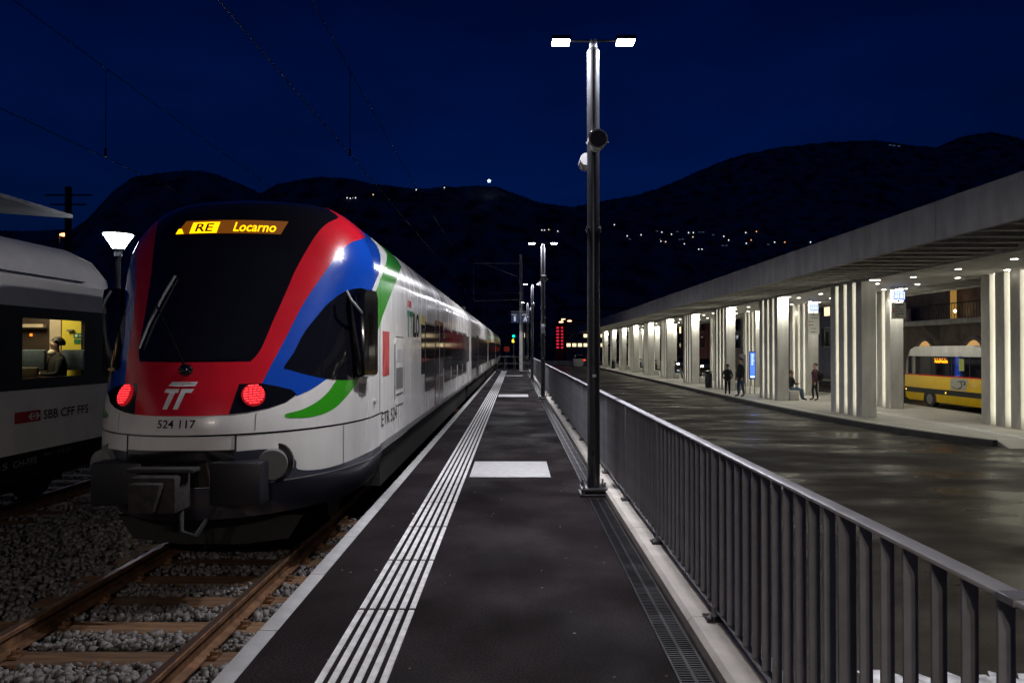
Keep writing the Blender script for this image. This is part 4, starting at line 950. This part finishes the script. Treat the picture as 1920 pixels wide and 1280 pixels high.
for y,lab in ((25.3,'lit blue bus stop sign with timetable board hanging right of the near pillar'),(32.5,'lit blue bus stop sign with timetable board hanging between the first and second pillars')):
    x = 13.9; t = thing('bus_stop_sign',lab,'sign',(x,y,ZS))
    b = MB(); b.box(x-.30,x+.30,y-.05,y+.05,3.82,3.85); 
    for s in (-.2,.2): b.cyl((x+s,y,3.84),(x+s,y,ZS-.002),.015,n=8); b.cyl((x+s,y,3.28),(x+s,y,3.83),.013,n=8)
    b.build('hanger',m_galv,t)
    b = MB(); b.box(x-.19,x+.19,y-.05,y+.05,3.38,3.70); bx = b.build('light_box',m_blueglow,t,bevel=.01,seg=1)
    for q0,q1 in ((-.185,-.07),(-.05,.185)):
        w = q1-q0; b = MB(); yy = y-.056
        for a0,a1,c0,c1 in ((0,1,.88,1),(0,.12,0,.9),(.88,1,0,.9),(.25,.75,.12,.62),(.25,.75,.72,.80)): b.box(q0+w*a0+x,q0+w*a1+x,yy,yy+.004,3.41+.25*c0,3.41+.25*c1)
        b.build('bus_pictogram',m_whiteglow,bx,smooth=0)
    b = MB(); b.box(x-.02,x+.02,y-.02,y+.02,3.30,3.38); b.build('stem',m_darksteel,t)
    z0 = 2.70 if y < 30 else 2.30
    b = MB(); b.box(x-.27,x+.25,y-.02,y+.02,z0,3.29); bd = b.build('timetable_board',m_board,t,bevel=.005,seg=1)
    for k in range(6):
        zz = 3.2-k*(3.2-z0-.1)/5; b = MB(); b.box(x-.16,x-.16+random.uniform(.12,.34),y-.024,y-.0205,zz-.012,zz+.012); b.build('timetable_line',m_blacklet,bd,smooth=0)
        if k in (2,3): b = MB(); b.box(x-.24,x-.18,y-.024,y-.0205,zz-.03,zz+.03); b.build('route_square',M('route_red',(.4,.02,.03),.5,var=0),bd,smooth=0)
t = thing('information_screen','tall bright blue departure screen in a dark frame beside the second pillar','screen',(12.22,36.0,ZP))
b = MB(); b.box(12.07,12.37,35.98,36.06,.05,1.48)
for s in (12.09,12.33): b.box(s,s+.03,36.0,36.04,ZP+.002,.05)
b.build('frame',m_darksteel,t,bevel=.012)
b = MB(); b.box(12.10,12.34,35.970,35.979,.12,1.43); s_ = b.build('display',EM('screen_blue',(.05,.14,1.0),2.2),t,smooth=0)
for k in range(6): b = MB(); b.box(12.16,12.16+random.uniform(.06,.14),35.965,35.969,1.30-k*.1,1.34-k*.1); b.build('display_line',EM('screen_text',(.5,.65,1),2.6),s_,smooth=0)
b = MB(); b.box(12.12,12.32,35.965,35.969,.14,.22); b.build('display_footer',EM('screen_footer',(.6,.8,1),2.5),s_,smooth=0)
t = thing('notice_board','dark grey notice board on legs behind the standing man','notice board',(11.85,36.4,ZP))
b = MB(); b.box(11.68,12.03,36.4,36.45,-.20,1.34); b.build('board',m_grey,t,bevel=.01)
b = MB(); b.box(11.70,11.74,36.41,36.44,ZP+.002,-.2); b.box(11.97,12.01,36.41,36.44,ZP+.002,-.2); b.build('legs',m_darksteel,t,smooth=0)
b = MB(); b.sph((12.45,47.0,ZP+.60),(.16,.2,.15)); o = b.build('travel_bag',M('bag_fabric',(.012,.012,.014),.8,var=.3),None,(12.45,47,ZP+.45)); tag(o,'dark bag lying on the concrete bench behind the fourth pillar','bag')

# ---------------------------------------------------------------- yellow minibus
bus = thing('minibus','yellow minibus with white roof and orange destination display behind the pillars','minibus',(18.4,28,ZR))
BX0,BX1 = 17.46,19.44
prof = [(31.28,-.52),(31.36,.0),(31.34,.55),(31.16,1.31),(31.0,1.58),(30.6,1.72),(26.7,1.74),(26.15,1.60),(25.3,.72),(24.6,.48),(24.36,.1),(24.36,-.5),(24.6,-.6),(31.0,-.6)]
def cutz(poly,lo,hi): return clip(clip(poly,1,lo,False),1,hi,True)
b = MB(); b.prism(cutz(prof,1.30,2.0),'x',BX0+.06,BX1-.06); b.build('roof',m_white,bus,bevel=.07,seg=3)
b = MB(); b.prism(cutz(prof,.52,1.30),'x',BX0+.03,BX1-.03); b.build('window_band',m_glassd,bus,smooth=0)
b = MB(); b.prism(cutz(prof,-.7,.52),'x',BX0,BX1); b.build('lower_body',m_yellow,bus,bevel=.03)
b = MB(); b.box(BX0-.004,BX0+.01,24.7,31.3,.475,.525); b.build('red_line',m_red,bus,smooth=0)
b = MB(); b.box(BX0-.014,BX0+.01,24.5,31.33,-.26,-.05); b.build('rub_strip',m_band,bus,bevel=.005,seg=1)
for yw in (29.45,25.6):
    for x in (BX0-.008,BX1-.19):
        b = MB(); b.cyl((x,yw,ZR+.36),(x+.2,yw,ZR+.36),.355,n=28); w_ = b.build('wheel',m_rubber,bus)
        b = MB(); b.cyl((x-.006,yw,ZR+.36),(x+.02,yw,ZR+.36),.21,.19,n=20); b.build('rim',m_grey,w_)
    b = MB(); pts=[(yw+.45*math.cos(R(a)),ZR+.36+.45*math.sin(R(a))) for a in range(0,181,15)]; b.prism(pts+[(yw-.45,-.62),(yw+.45,-.62)],'x',BX0-.004,BX0+.02); b.build('wheel_arch',m_band,bus,smooth=30)
m_orange = EM('display_orange',(1,.33,.0),3.2)
b = MB(); b.box(BX0+.018,BX0+.028,28.22,29.18,1.02,1.24); dp = b.build('destination_display',m_band,bus,smooth=0)
for k in range(5): b = MB(); b.box(BX0+.012,BX0+.0175,29.10-k*.17,29.14-k*.17,1.195,1.225); b.build('led_dots',m_orange,dp,smooth=0)
lettering('display_text','AutoPostale',lambda u,v:Vector((BX0+.0155,29.14-u*.88,1.04+v*.14)),m_orange,dp,.03)
for yp in (26.9,28.0,29.4,30.35):
    b = MB(); b.box(BX0+.022,BX0+.032,yp-.025,yp+.025,.53,1.3); b.build('window_pillar',m_band,bus,smooth=0)
b = MB(); b.box(BX0+.02,BX0+.031,27.25,27.55,.75,1.22); b.build('lit_pane',EM('pane_green',(.55,.6,.12),.25),bus,smooth=0)
b = MB(); b.add([(BX0-.006,y,z) for y,z in ((28.05,.44),(26.95,.44),(27.12,-.02),(28.05,-.02))],[(0,1,2,3)]); lp = b.build('logo_panel',m_board,bus,smooth=0)
b = MB(); c_ = (27.5,.20); b.tube([(BX0-.012,c_[0]+.17*math.cos(R(a)),c_[1]+.13*math.sin(R(a))) for a in range(60,290,20)],.018,6)
b.tube([(BX0-.012,27.95,.10),(BX0-.012,27.75,.05),(BX0-.012,27.55,.02),(BX0-.012,27.4,.06)],.014,6); b.tube([(BX0-.012,27.42,.33),(BX0-.012,27.25,.36),(BX0-.012,27.13,.33),(BX0-.012,27.18,.2)],.02,6); b.build('post_horn',M('horn_brown',(.10,.06,.02),.5,var=0),lp)
for y,z in ((31.2,-.16),(28.35,-.17)): b = MB(); b.cyl((BX0-.022,y,z),(BX0-.012,y,z),.035,n=10); b.build('marker_lamp',EM('marker_amber',(1,.6,.05),2.5),bus)

# ---------------------------------------------------------------- cars with headlights, far buildings
def car_(x,y,label,lamp,colr,front=-1):
    t = thing('parked_car',label,'car',(x,y,ZR)); w=.86
    P = [(y-2.1,-.60),(y-2.15,-.25),(y-1.95,-.02),(y-1.0,.08),(y-.35,.56),(y+1.1,.58),(y+1.9,.12),(y+2.1,.05),(y+2.12,-.6)]
    b = MB(); b.prism(cutz(P,-.7,.08),'x',x-w,x+w); b.build('body',M('car_paint',colr,.25,var=0,coat=.5),t,bevel=.06)
    b = MB(); b.prism(cutz(P,.08,.6),'x',x-w+.1,x+w-.1); b.build('cabin',m_glassd,t,bevel=.05)
    for dy in (-1.35,1.3):
        for s in (-1,1): b = MB(); b.cyl((x+s*w-.1,y+dy,ZR+.31),(x+s*w+.02,y+dy,ZR+.31),.31,n=18); b.build('wheel',m_rubber,t)
    for s in (-1,1): b = MB(); b.sph((x+s*.62,y-2.12,-.18),(.15,.05,.10),10,6); b.build('headlight',lamp,t)
m_hl = EM('headlight_white',(.85,.9,1),22); m_hl2 = EM('headlight_warm',(1,.85,.7),22); m_tl = EM('taillight_red',(1,.03,.02),5)
car_(20.0,74.5,'car with warm headlights on beyond the third pillar gap',m_hl2,(.05,.05,.06)); car_(20.2,86,'car with cold white headlights beyond the fourth pillar gap',m_hl,(.06,.06,.07))
for k,x in enumerate((10.5,12.6)): car_(x,114+k,['dark car with red tail lights at the far road end','second dark car with red tail lights at the far road end'][k],m_tl,(.03,.02,.02))
b = MB(); b.prism([(8.3,-.85),(9.6,-.85),(9.75,.2),(8.15,.2)],'y',99,100.2); tag(b.build('planter',m_lightgrey,None,(8.9,99.6,ZR),bevel=.02),'large pale tapered planter box at the far road end','planter')

def building(name,label,x0,x1,y0,y1,h,wallm,face,cols_,rows_,lit,zb=-1.15,ww=1.0,wh=1.5,litm=None,shut=True,z0=1.2):
    """face 'x': windows on the wall at x0; face 'y': windows on the wall at y0"""
    t = thing(name,label,'building',((x0+x1)/2,(y0+y1)/2,zb))
    b = MB(); b.box(x0,x1,y0,y1,zb,h); b.build('wall',wallm,t,smooth=0)
    b = MB(); b.box(x0-.35,x1+.35,y0-.35,y1+.35,h,h+.3); rf = b.build('roof',m_under,t,smooth=0)
    L_ = (y1-y0) if face=='x' else (x1-x0); sp = (h-z0)/rows_
    for r in range(rows_):
        for c in range(cols_):
            a = (c+.5)/cols_*L_; z = z0+r*sp+sp*.25; on = (r,c) in lit
            def bx(mb,a0,a1,zz0,zz1,o0,o1):
                if face=='x': mb.box(x0-o1,x0-o0,y0+a0,y0+a1,zz0,zz1)
                else: mb.box(x0+a0,x0+a1,y0-o1,y0-o0,zz0,zz1)
            b = MB(); bx(b,a-ww/2-.08,a+ww/2+.08,z-.08,z+wh+.08,.0,.05); w_ = b.build('window',m_lightgrey,t,smooth=0)
            b = MB(); bx(b,a-ww/2,a+ww/2,z,z+wh,.05,.06); b.build('pane',(litm or m_litwin) if on else m_glassd,w_,smooth=0)
            if shut and face=='x':
                for s in (-1,1): b = MB(); bx(b,a+s*(ww*.5+.33)-.24,a+s*(ww*.5+.33)+.24,z,z+wh,.0,.07); b.build('shutter',m_shut,w_,smooth=0)
    return t
m_litwin = EM('lit_window',(1,.78,.45),1.6); m_shut = M('shutter_green',(.02,.022,.024),.7,var=.2); m_litcool = EM('lit_window_cool',(.8,.9,1),2.0)
m_stonew = M('stone_facade',(.20,.16,.14),.85,var=.35,scale=1.5,bump=.4,bscale=12); m_plaster = M('plaster',(.24,.21,.21),.85,var=.2,scale=1); m_plaster2 = M('plaster_blue',(.16,.16,.22),.85,var=.2,scale=1)
hb = building('stone_house','dark stone town house with balcony and glowing arches behind the minibus',25.5,38,34,52,9.2,m_stonew,'x',6,2,set(),z0=5.0,ww=1.2,wh=2.0)
m_archglow = EM('arch_glow',(1,.55,.18),.55)
for yc in (38.8,43.4,48.0):
    b = MB(); pts=[(yc+.75*math.cos(R(a)),1.35+.75*math.sin(R(a))) for a in range(0,181,15)]; b.prism(pts,'x',25.46,25.52); b.build('arch_light',m_archglow,hb,smooth=30)
    b = MB(); b.box(25.44,25.52,yc-.7,yc+.7,-.71,1.2); b.build('arch_door',m_inner,hb,smooth=0)
    b = MB(); n=13; vs=[]
    for a in range(0,181,15):
        for r in (.78,1.0):
            for x in (25.38,25.52): vs.append((x,yc+r*math.cos(R(a)),1.35+r*math.sin(R(a))))
    b.add(vs,[(i*4+j0,i*4+j1,i*4+4+j1,i*4+4+j0) for i in range(12) for j0,j1 in ((0,1),(1,3),(3,2),(2,0))]); b.build('arch_stone',m_plaster,hb,smooth=30)
b = MB(); b.box(24.3,25.5,36.5,47.5,3.0,3.3); bal = b.build('balcony',m_concrete,hb,bevel=.03)
b = MB(); b.box(24.3,24.5,43.2,47.5,3.3,4.1); b.build('balcony_wall',m_plaster,bal,bevel=.02)
b = MB(); b.box(24.32,24.38,36.5,43.2,4.12,4.18); b.build('balcony_handrail',m_darksteel,bal)
for k in range(28): b = MB(); b.tube([(24.35,36.6+k*.235,3.3),(24.35,36.68+k*.235,3.7),(24.35,36.6+k*.235,4.12)],.014,5); b.build('baluster',m_darksteel,bal)
for yc in (37.4,42.2,46.6): b = MB(); b.prism([(24.5,2.98),(25.5,2.98),(25.5,2.1)],'y',yc-.18,yc+.18); b.build('balcony_bracket',m_plaster,bal,smooth=0)
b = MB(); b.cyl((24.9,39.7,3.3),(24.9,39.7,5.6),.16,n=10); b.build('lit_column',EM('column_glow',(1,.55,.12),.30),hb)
b = MB(); b.sph((24.9,39.6,3.75),.10); b.build('balcony_lamp',EM('balcony_lamp',(1,.8,.4),14),hb)
building('town_house','plain dark town house with shutters seen through the pillars',26,40,53,70,8.8,m_plaster2,'x',5,3,{(1,1)})
building('town_house','taller dark town house left of the plain one seen through the pillars',26.5,40,71,92,9.4,m_plaster,'x',6,4,{(0,2),(2,4)})
building('town_house','low reddish house at the far end of the street behind the pillars',25.5,40,93,118,8,M('plaster_red',(.22,.09,.08),.85,var=.2),'x',6,3,{(1,3)})
building('town_house','dark town house at the right behind the near right pillar',25.5,40,8,33,9.0,m_plaster,'x',6,3,{(1,2)})
m_redglow = EM('red_facade_light',(1,.02,.06),.9)
tw = building('red_tower','narrow tower lit by rows of small red lights beyond the road end',9.1,11.2,158,165,6.8,M('tower_wall',(.3,.05,.07),.8,var=.2),'y',2,7,{(r,c) for r in range(7) for c in range(2)},ww=.55,wh=.35,litm=m_redglow,z0=1.6)
building('shop_building','dark building with a row of bright shop windows beyond the road end',11.6,22,160,172,8,m_plaster2,'y',8,3,{(0,c) for c in range(7)}|{(1,3),(1,4),(1,5),(1,6)},ww=.9,wh=.75,z0=1.6)
building('apartment_block','pale blue grey apartment block above the canopy end',13,34,205,220,13.5,m_plaster2,'y',9,5,{(3,0)},ww=1.2,wh=1.2,z0=1.5)
building('apartment_block','wide dark block with scattered lights behind the railway signals',-26,-1,190,205,11,m_plaster2,'y',9,4,{(2,1),(1,6),(3,4)},ww=1.3,wh=1.2,litm=m_litcool,z0=1.5)
building('apartment_block','dark block between the mast and the red tower',1,8.5,185,195,9,m_plaster2,'y',4,3,{(1,0)},ww=1.2,wh=1.2,z0=1.5)
for px_,py_,lab in ((1052,604,'left'),(1068,602,'right')):
    p = pix(px_,py_,150); t = thing('street_lamp','%s of two orange street lamps above the red tower'%lab,'street lamp',(p.x,150,-1.19))
    b = MB(); b.cyl((p.x+.5,150,-1.19),(p.x+.5,150,p.z),.08,n=8); b.build('pole',m_pole,t)
    b = MB(); b.sph((p.x,150,p.z+.05),(.5,.25,.14)); b.build('lamp_head',EM('sodium_lamp',(1,.5,.2),6),t)
# railway signal, speed board, red-orange board at the line end
t = thing('railway_signal','railway signal showing a green light beyond the platform end','signal',(0,90,-1.19)); p = pix(963,630,90)
b = MB(); b.cyl((p.x,90.1,-1.19),(p.x,90.1,p.z-.4),.07,n=8); b.build('post',m_galv,t)
b = MB(); b.box(p.x-.32,p.x+.32,89.95,90.15,p.z-.5,p.z+.5); b.build('head',m_band,t,bevel=.05)
b = MB(); b.cyl((p.x,89.92,p.z),(p.x,89.95,p.z),.17,n=14); b.build('green_lens',EM('signal_green',(.0,1,.62),3),t)
p = pix(962,638.5,88); t = thing('speed_indicator','yellow lit number six speed indicator under the green signal','signal',(p.x,88,-1.19))
b = MB(); b.box(p.x-.3,p.x+.3,88.02,88.1,p.z-.4,p.z+.4); b.box(p.x-.04,p.x+.04,88.03,88.09,-1.19,p.z-.4); b.build('board',m_band,t,smooth=0)
lettering('number','6',lambda u,v:Vector((p.x-.17+u*.34,88.01,p.z-.26+v*.52)),EM('indicator_yellow',(1,.7,.05),2.2),t,.02)
p = pix(950,654,86); t = thing('warning_board','dull orange red board at the end of the line','board',(p.x,86,-1.19))
b = MB(); b.box(p.x-.34,p.x+.34,86,86.06,p.z-.3,p.z+.3); b.build('panel',EM('board_orange',(1,.10,.03),.08),t,bevel=.02)
b = MB(); b.cyl((p.x,86.08,-1.19),(p.x,86.08,p.z),.05,n=8); b.build('post',m_galv,t)

# ---------------------------------------------------------------- houses and lights on the hillsides, star
m_far = [EM('far_light_white',(.85,.92,1),1.6), EM('far_light_warm',(1,.72,.4),1.6), EM('far_light_orange',(1,.4,.12),1.6), EM('far_light_dim',(.3,.45,.8),.10)]
m_hw = M('hill_house_wall',(.3,.3,.32),.9,var=.1); m_hr = M('hill_house_roof',(.06,.05,.05),.9,var=.1)
def hray(px_,py_):
    d = Vector(((px_-VX)/FPX,1,-(py_-VY)/FPX)).normalized(); best = None
    for t in HB.values():
        h = t.ray_cast(Vector((0,0,CAMH)),d)
        if h[0] is not None and (best is None or h[3] < best[1]): best = (h[0],h[3])
    return best
lights = [(1152,422,0),(1176,443,0),(1181,449,3),(1202,441,0),(1232,434,3),(1241,436,0),(1238,450,1),(1242,453,0),(1248,454,1),(1239,453,0),(1259,440,0),(1270,435,3),(1274,450,3),(1280,449,3),(1283,458,0),(1291,437,0),(1300,437,0),(1299,445,1),(1312,436,3),(1318,436,3),(1310,468,0),(1316,468,0),(1337,441,3),(1357,444,0),(1360,450,0),(1363,451,0),(1366,451,0),(1355,461,3),(1362,461,3),(1398,437,0),(1399,457,0),(1408,451,2),(1418,435,2),(1440,459,3),(1452,455,0),(1471,455,2),(1519,455,0),(1669,273,3),(1676,274,3),(1685,275,3),(650,371,0),(656,372,0),(660,371,0),(666,371,0),(699,365,1),(780,356,0),(833,352,0),(1016,432,0),(1021,432,0),(1029,431,1),(1046,434,0)]
gcount = {}
for px_,py_,k in lights:
    h = hray(px_,py_)
    if h is None: continue
    p = h[0]; sz = h[1]/1400
    nm = ['white','warm yellow','orange','faint bluish'][k]; side = 'right' if px_ > 1100 else 'middle'
    t = thing('hillside_house','tiny dark house with %s light on the dark %s hillside'%(nm,side),'house',tuple(p),'houses on the %s hillside with %s lights'%(side,nm))
    b = MB(); b.box(p.x-4*sz,p.x+4*sz,p.y-1*sz,p.y+7*sz,p.z-6*sz,p.z+3*sz); b.build('wall',m_hw,t,smooth=0)
    b = MB(); b.prism([(p.x-4.6*sz,p.z+3*sz),(p.x+4.6*sz,p.z+3*sz),(p.x,p.z+5.4*sz)],'y',p.y-1.5*sz,p.y+7.5*sz); b.build('roof',m_hr,t,smooth=0)
    w = (.8 if k < 3 else 2.2)*sz
    b = MB(); b.box(p.x-w,p.x+w,p.y-1.3*sz,p.y-1.0*sz,p.z-.2*sz,p.z+1.6*sz); b.build('lit_window',m_far[k],t,smooth=0)
h = hray(917,346); p = pix(917,338.5,h[1] if h else 1900)
st = thing('star_sign','glowing white star standing on the hilltop','star',(p.x,p.y,p.z-9))
b = MB(); pts=[(p.x+(5.6 if i%2==0 else 2.3)*math.sin(i*math.pi/5),p.z+(5.6 if i%2==0 else 2.3)*math.cos(i*math.pi/5)) for i in range(10)]; b.prism(pts,'y',p.y-.4,p.y+.4); b.build('star',EM('star_glow',(.6,.8,1),5),st,smooth=0)
b = MB(); b.cyl((p.x,p.y+1,p.z-30),(p.x,p.y+1,p.z),.6,n=6); b.build('pole',m_under,st)
# ---------------------------------------------------------------- people
def person(label, loc, face, top, legs, shoe, hair, sit=False, scale=1.0, hood=False, arms='down', backpack=False, bust=False):
    """face: heading in degrees, 0 = towards +Y; joints in metres for a 1.72 m figure"""
    J = {}; E = []
    def j(n,x,y,z,r): J[n] = (x,y,z,r)
    def e(a,c,m): E.append((a,c,m))
    hz = .93 if not sit else .55
    j('pel',0,0,hz,.135); j('bel',0,.01,hz+.15,.125); j('chest',0,.015,hz+.33,.14); j('neck0',0,0,hz+.50,.075); j('neck',0,.015,hz+.57,.055)
    j('chin',0,.035,hz+.62,.068); j('face',0,.03,hz+.69,.088); j('crown',0,.005,hz+.755,.075); j('nose',0,.118,hz+.675,.014)
    e('pel','bel',0); e('bel','chest',0); e('chest','neck0',0); e('neck0','neck',3); e('neck','chin',3); e('chin','face',3); e('face','crown',4); e('face','nose',3)
    for s,n in ((-1,'l'),(1,'r')):
        j('sh'+n,s*.17,0,hz+.455,.068)
        if arms == 'down': P = [(s*.235,-.01,hz+.18),(s*.235,.06,hz-.06)]; hd = Vector((0,.12,-.99))
        elif arms == 'pocket': P = [(s*.26,-.05,hz+.19),(s*.20,.10,hz+.02)]; hd = Vector((-s*.45,.5,-.74))
        else: P = [(s*.21,.06,hz+.20),(s*.10,.26,hz+.20)]; hd = Vector((-s*.35,.9,.2))
        j('el'+n,*P[0],.047); j('wr'+n,*P[1],.030); e('chest','sh'+n,0); e('sh'+n,'el'+n,0); e('el'+n,'wr'+n,0)
        hd.normalize(); pw = Vector(P[1]); pc = pw+hd*.055; j('pa'+n,*pc,.030); e('wr'+n,'pa'+n,3)
        u = Vector((0,1,0)).cross(hd); u = u.normalized() if u.length > .2 else Vector((1,0,0)); w = hd.cross(u)
        for k,(off,ln) in enumerate(((-.027,.062),(-.009,.076),(.009,.071),(.027,.055))):
            a = pc+w*off+hd*.03; c1 = a+hd*ln*.55+u*.006*s; c2 = a+hd*ln+u*.024*s
            for q,(pp,rr) in enumerate(((a,.011),(c1,.0095),(c2,.008))): j('f%s%d%d'%(n,k,q),*pp,rr)
            e('pa'+n,'f%s%d0'%(n,k),3); e('f%s%d0'%(n,k),'f%s%d1'%(n,k),3); e('f%s%d1'%(n,k),'f%s%d2'%(n,k),3)
        a = pc-w*.035-hd*.015; c1 = a-w*.02+hd*.03; j('t%s0'%n,*a,.011); j('t%s1'%n,*c1,.009); e('pa'+n,'t%s0'%n,3); e('t%s0'%n,'t%s1'%n,3)
        j('hip'+n,s*.085,0,hz-.05,.105); e('pel','hip'+n,1)
        if sit: K=(s*.10,.44,.53); A=(s*.10,.50,.09); T=(s*.11,.66,.035)
        else:
            st = .06*s if arms != 'pocket' else 0
            K=(s*.095,.03+st,.49); A=(s*.10,-.02+st*1.3,.085); T=(s*.125,.15+st*1.3,.035)
        j('kn'+n,*K,.063); j('an'+n,*A,.042); j('to'+n,*T,.034); e('hip'+n,'kn'+n,1); e('kn'+n,'an'+n,1); e('an'+n,'to'+n,2)
    names = list(J); ix = {n:i for i,n in enumerate(names)}
    me = bpy.data.meshes.new('person'); me.from_pydata([J[n][:3] for n in names],[(ix[a],ix[c]) for a,c,_ in E],[])
    o = bpy.data.objects.new('tmp',me); col.objects.link(o)
    md = o.modifiers.new('skin','SKIN'); md.branch_smoothing = .4
    for i,n in enumerate(names):
        sv = me.skin_vertices[0].data[i]; r = J[n][3]; wide = 1.0
        sv.radius = (r*(1.25 if n in ('pel','bel','chest') else 1), r*(.86 if n in ('pel','bel','chest') else 1)); sv.use_root = (n == 'pel')
    sb = o.modifiers.new('sub','SUBSURF'); sb.levels = 1; sb.render_levels = 1
    dg = bpy.context.evaluated_depsgraph_get(); m2 = bpy.data.meshes.new_from_object(o.evaluated_get(dg)); bpy.data.objects.remove(o)
    segs = [(Vector(J[a][:3]),Vector(J[c][:3]),mi) for a,c,mi in E]
    for mt in (top,legs,shoe,m_skin,hair): m2.materials.append(mt)
    for f in m2.polygons:
        c = f.center; bd = 9; bi = 0
        for a,q,mi in segs:
            d = q-a; t = max(0,min(1,(c-a).dot(d)/max(d.length_squared,1e-9))); dist = (c-a-d*t).length
            if dist < bd: bd = dist; bi = mi
        if bi == 4: bi = 3
        f.material_index = bi; f.use_smooth = True
    zmin = min(v.co.z for v in m2.vertices)
    rot = Matrix.Rotation(R(face),4,'Z') @ Matrix.Scale(scale,4)
    m2.transform(rot @ Matrix.Translation((0,0,-zmin)))
    p = bpy.data.objects.new('person',m2); reg(p,None,loc); tag(p,label,'person')
    def W(x,y,z): v = rot @ Vector((x,y,z-zmin)); return v+Vector(loc)
    b = MB()
    hc = Vector((0,-.012,hz+.715)); vs=[]; fs=[]; nu,nv=16,8
    for jv in range(nv+1):
        ph = math.pi*.62*jv/nv
        for i in range(nu):
            t = 2*math.pi*i/nu; yy = math.sin(t)*math.sin(ph); 
            ph2 = ph*(.62 if yy > .25 else 1.0)
            vs.append(W(hc.x+.098*math.sin(ph2)*math.cos(t),hc.y+.11*math.sin(ph2)*math.sin(t),hc.z+.105*math.cos(ph2)))
    for jv in range(nv):
        for i in range(nu): fs.append((jv*nu+i,(jv+1)*nu+i,(jv+1)*nu+(i+1)%nu,jv*nu+(i+1)%nu))
    b.add(vs,fs); b.build('hood' if hood else 'hair',top if hood else hair,p,origin=loc,recalc=True)
    b = MB()
    for s in (-1,1): q = W(s*.033,.108,hz+.695); b.sph(q,.010*scale,6,4)
    b.build('eyes',m_blacklet,p,origin=loc)
    if not sit or bust:
        # jacket hem and collar as a shell that follows the torso
        pr = [(.185,.125,hz-.10),(.19,.135,hz+.05),(.18,.14,hz+.2),(.195,.145,hz+.36),(.15,.11,hz+.48),(.075,.07,hz+.53)]; vs=[]; fs=[]; nu=18
        for rx,ry,z in pr:
            for i in range(nu): t=2*math.pi*i/nu; vs.append(W(rx*math.cos(t),ry*math.sin(t)+.005,z))
        for jv in range(len(pr)-1):
            for i in range(nu): fs.append((jv*nu+i,jv*nu+(i+1)%nu,(jv+1)*nu+(i+1)%nu,(jv+1)*nu+i))
        b = MB(); b.add(vs,fs); b.build('jacket',top,p,origin=loc)
    if backpack:
        t = thing('backpack','dark backpack worn by the person standing under the hanging sign','backpack',tuple(W(0,-.2,hz+.1)))
        b = MB(); c = W(0,-.22,hz+.22); b.sph(c,(.15*scale,.12*scale,.23*scale),12,8); b.build('bag',m_blackcloth,t)
        for s in (-1,1): b = MB(); b.tube([W(s*.09,-.16,hz+.42),W(s*.10,-.02,hz+.50),W(s*.11,.14,hz+.38),W(s*.13,.08,hz+.1)],.014,6); b.build('strap',m_blackcloth,t)
    return p
m_blackcloth = M('black_cloth',(.012,.012,.014),.85,var=.3,scale=30); m_jeans = M('jeans',(.03,.05,.10),.85,var=.2,scale=30); m_jeansl = M('light_jeans',(.12,.18,.26),.85,var=.2,scale=30)
m_wine = M('wine_jacket',(.06,.015,.03),.8,var=.2,scale=20); m_grayc = M('grey_coat',(.10,.10,.11),.85,var=.2,scale=20); m_hairb = M('brown_hair',(.05,.028,.016),.6,var=.3,scale=60); m_hairk = M('black_hair',(.010,.009,.009),.5,var=.2)
m_shoew = M('white_shoe',(.55,.55,.55),.6,var=.1); m_bluec = M('blue_coat',(.03,.05,.12),.8,var=.2,scale=20)
person('person in a black hooded jacket with hands in pockets at the kerb',(10.52,34.6,ZP+.002),165,m_blackcloth,m_blackcloth,m_shoew,m_hairk,scale=.90,hood=True,arms='pocket')
person('tall person in dark jacket and jeans standing beside the blue screen',(10.95,33.9,ZP+.002),100,m_blackcloth,m_jeans,m_blackcloth,m_hairk,scale=1.09)
person('person with a backpack and dark red jacket standing under the hanging sign',(13.52,31.5,ZP+.002),80,m_wine,m_blackcloth,m_blackcloth,m_hairb,scale=.97,backpack=True)
for k,dy,label,tp,lg in ((1,.35,'person in black seated on the bench behind the second pillar, light jeans',m_blackcloth,m_jeansl),(4,.35,'person seated behind the fifth pillar with blue jeans stretched out',m_blackcloth,m_jeans),(5,.4,'person in grey seated behind the sixth pillar',m_grayc,m_blackcloth),(6,.4,'person in dark coat seated behind the seventh pillar',m_bluec,m_blackcloth)):
    person(label,(12.45,23.6+7.55*k+dy,ZP+.012),-90,tp,lg,m_blackcloth,m_hairb,sit=True,arms='lap')
pp = person('passenger with a pale face mask seated inside the lit carriage window',(-6.60,10.02,.62),140,m_blackcloth,m_blackcloth,m_blackcloth,m_hairk,sit=True,arms='lap',scale=.86,bust=True)
h_ = Matrix.Rotation(R(140),4,'Z') @ Vector((0,.075*.86,0)); zc = max(v.co.z for v in pp.data.vertices)+.62
b = MB(); b.sph((-6.60+h_.x,10.02+h_.y,zc-.165),(.058,.058,.05),12,8); b.build('face_mask',M('mask_cloth',(.7,.66,.55),.8,var=.05),pp,origin=(-6.60,10.02,.62))
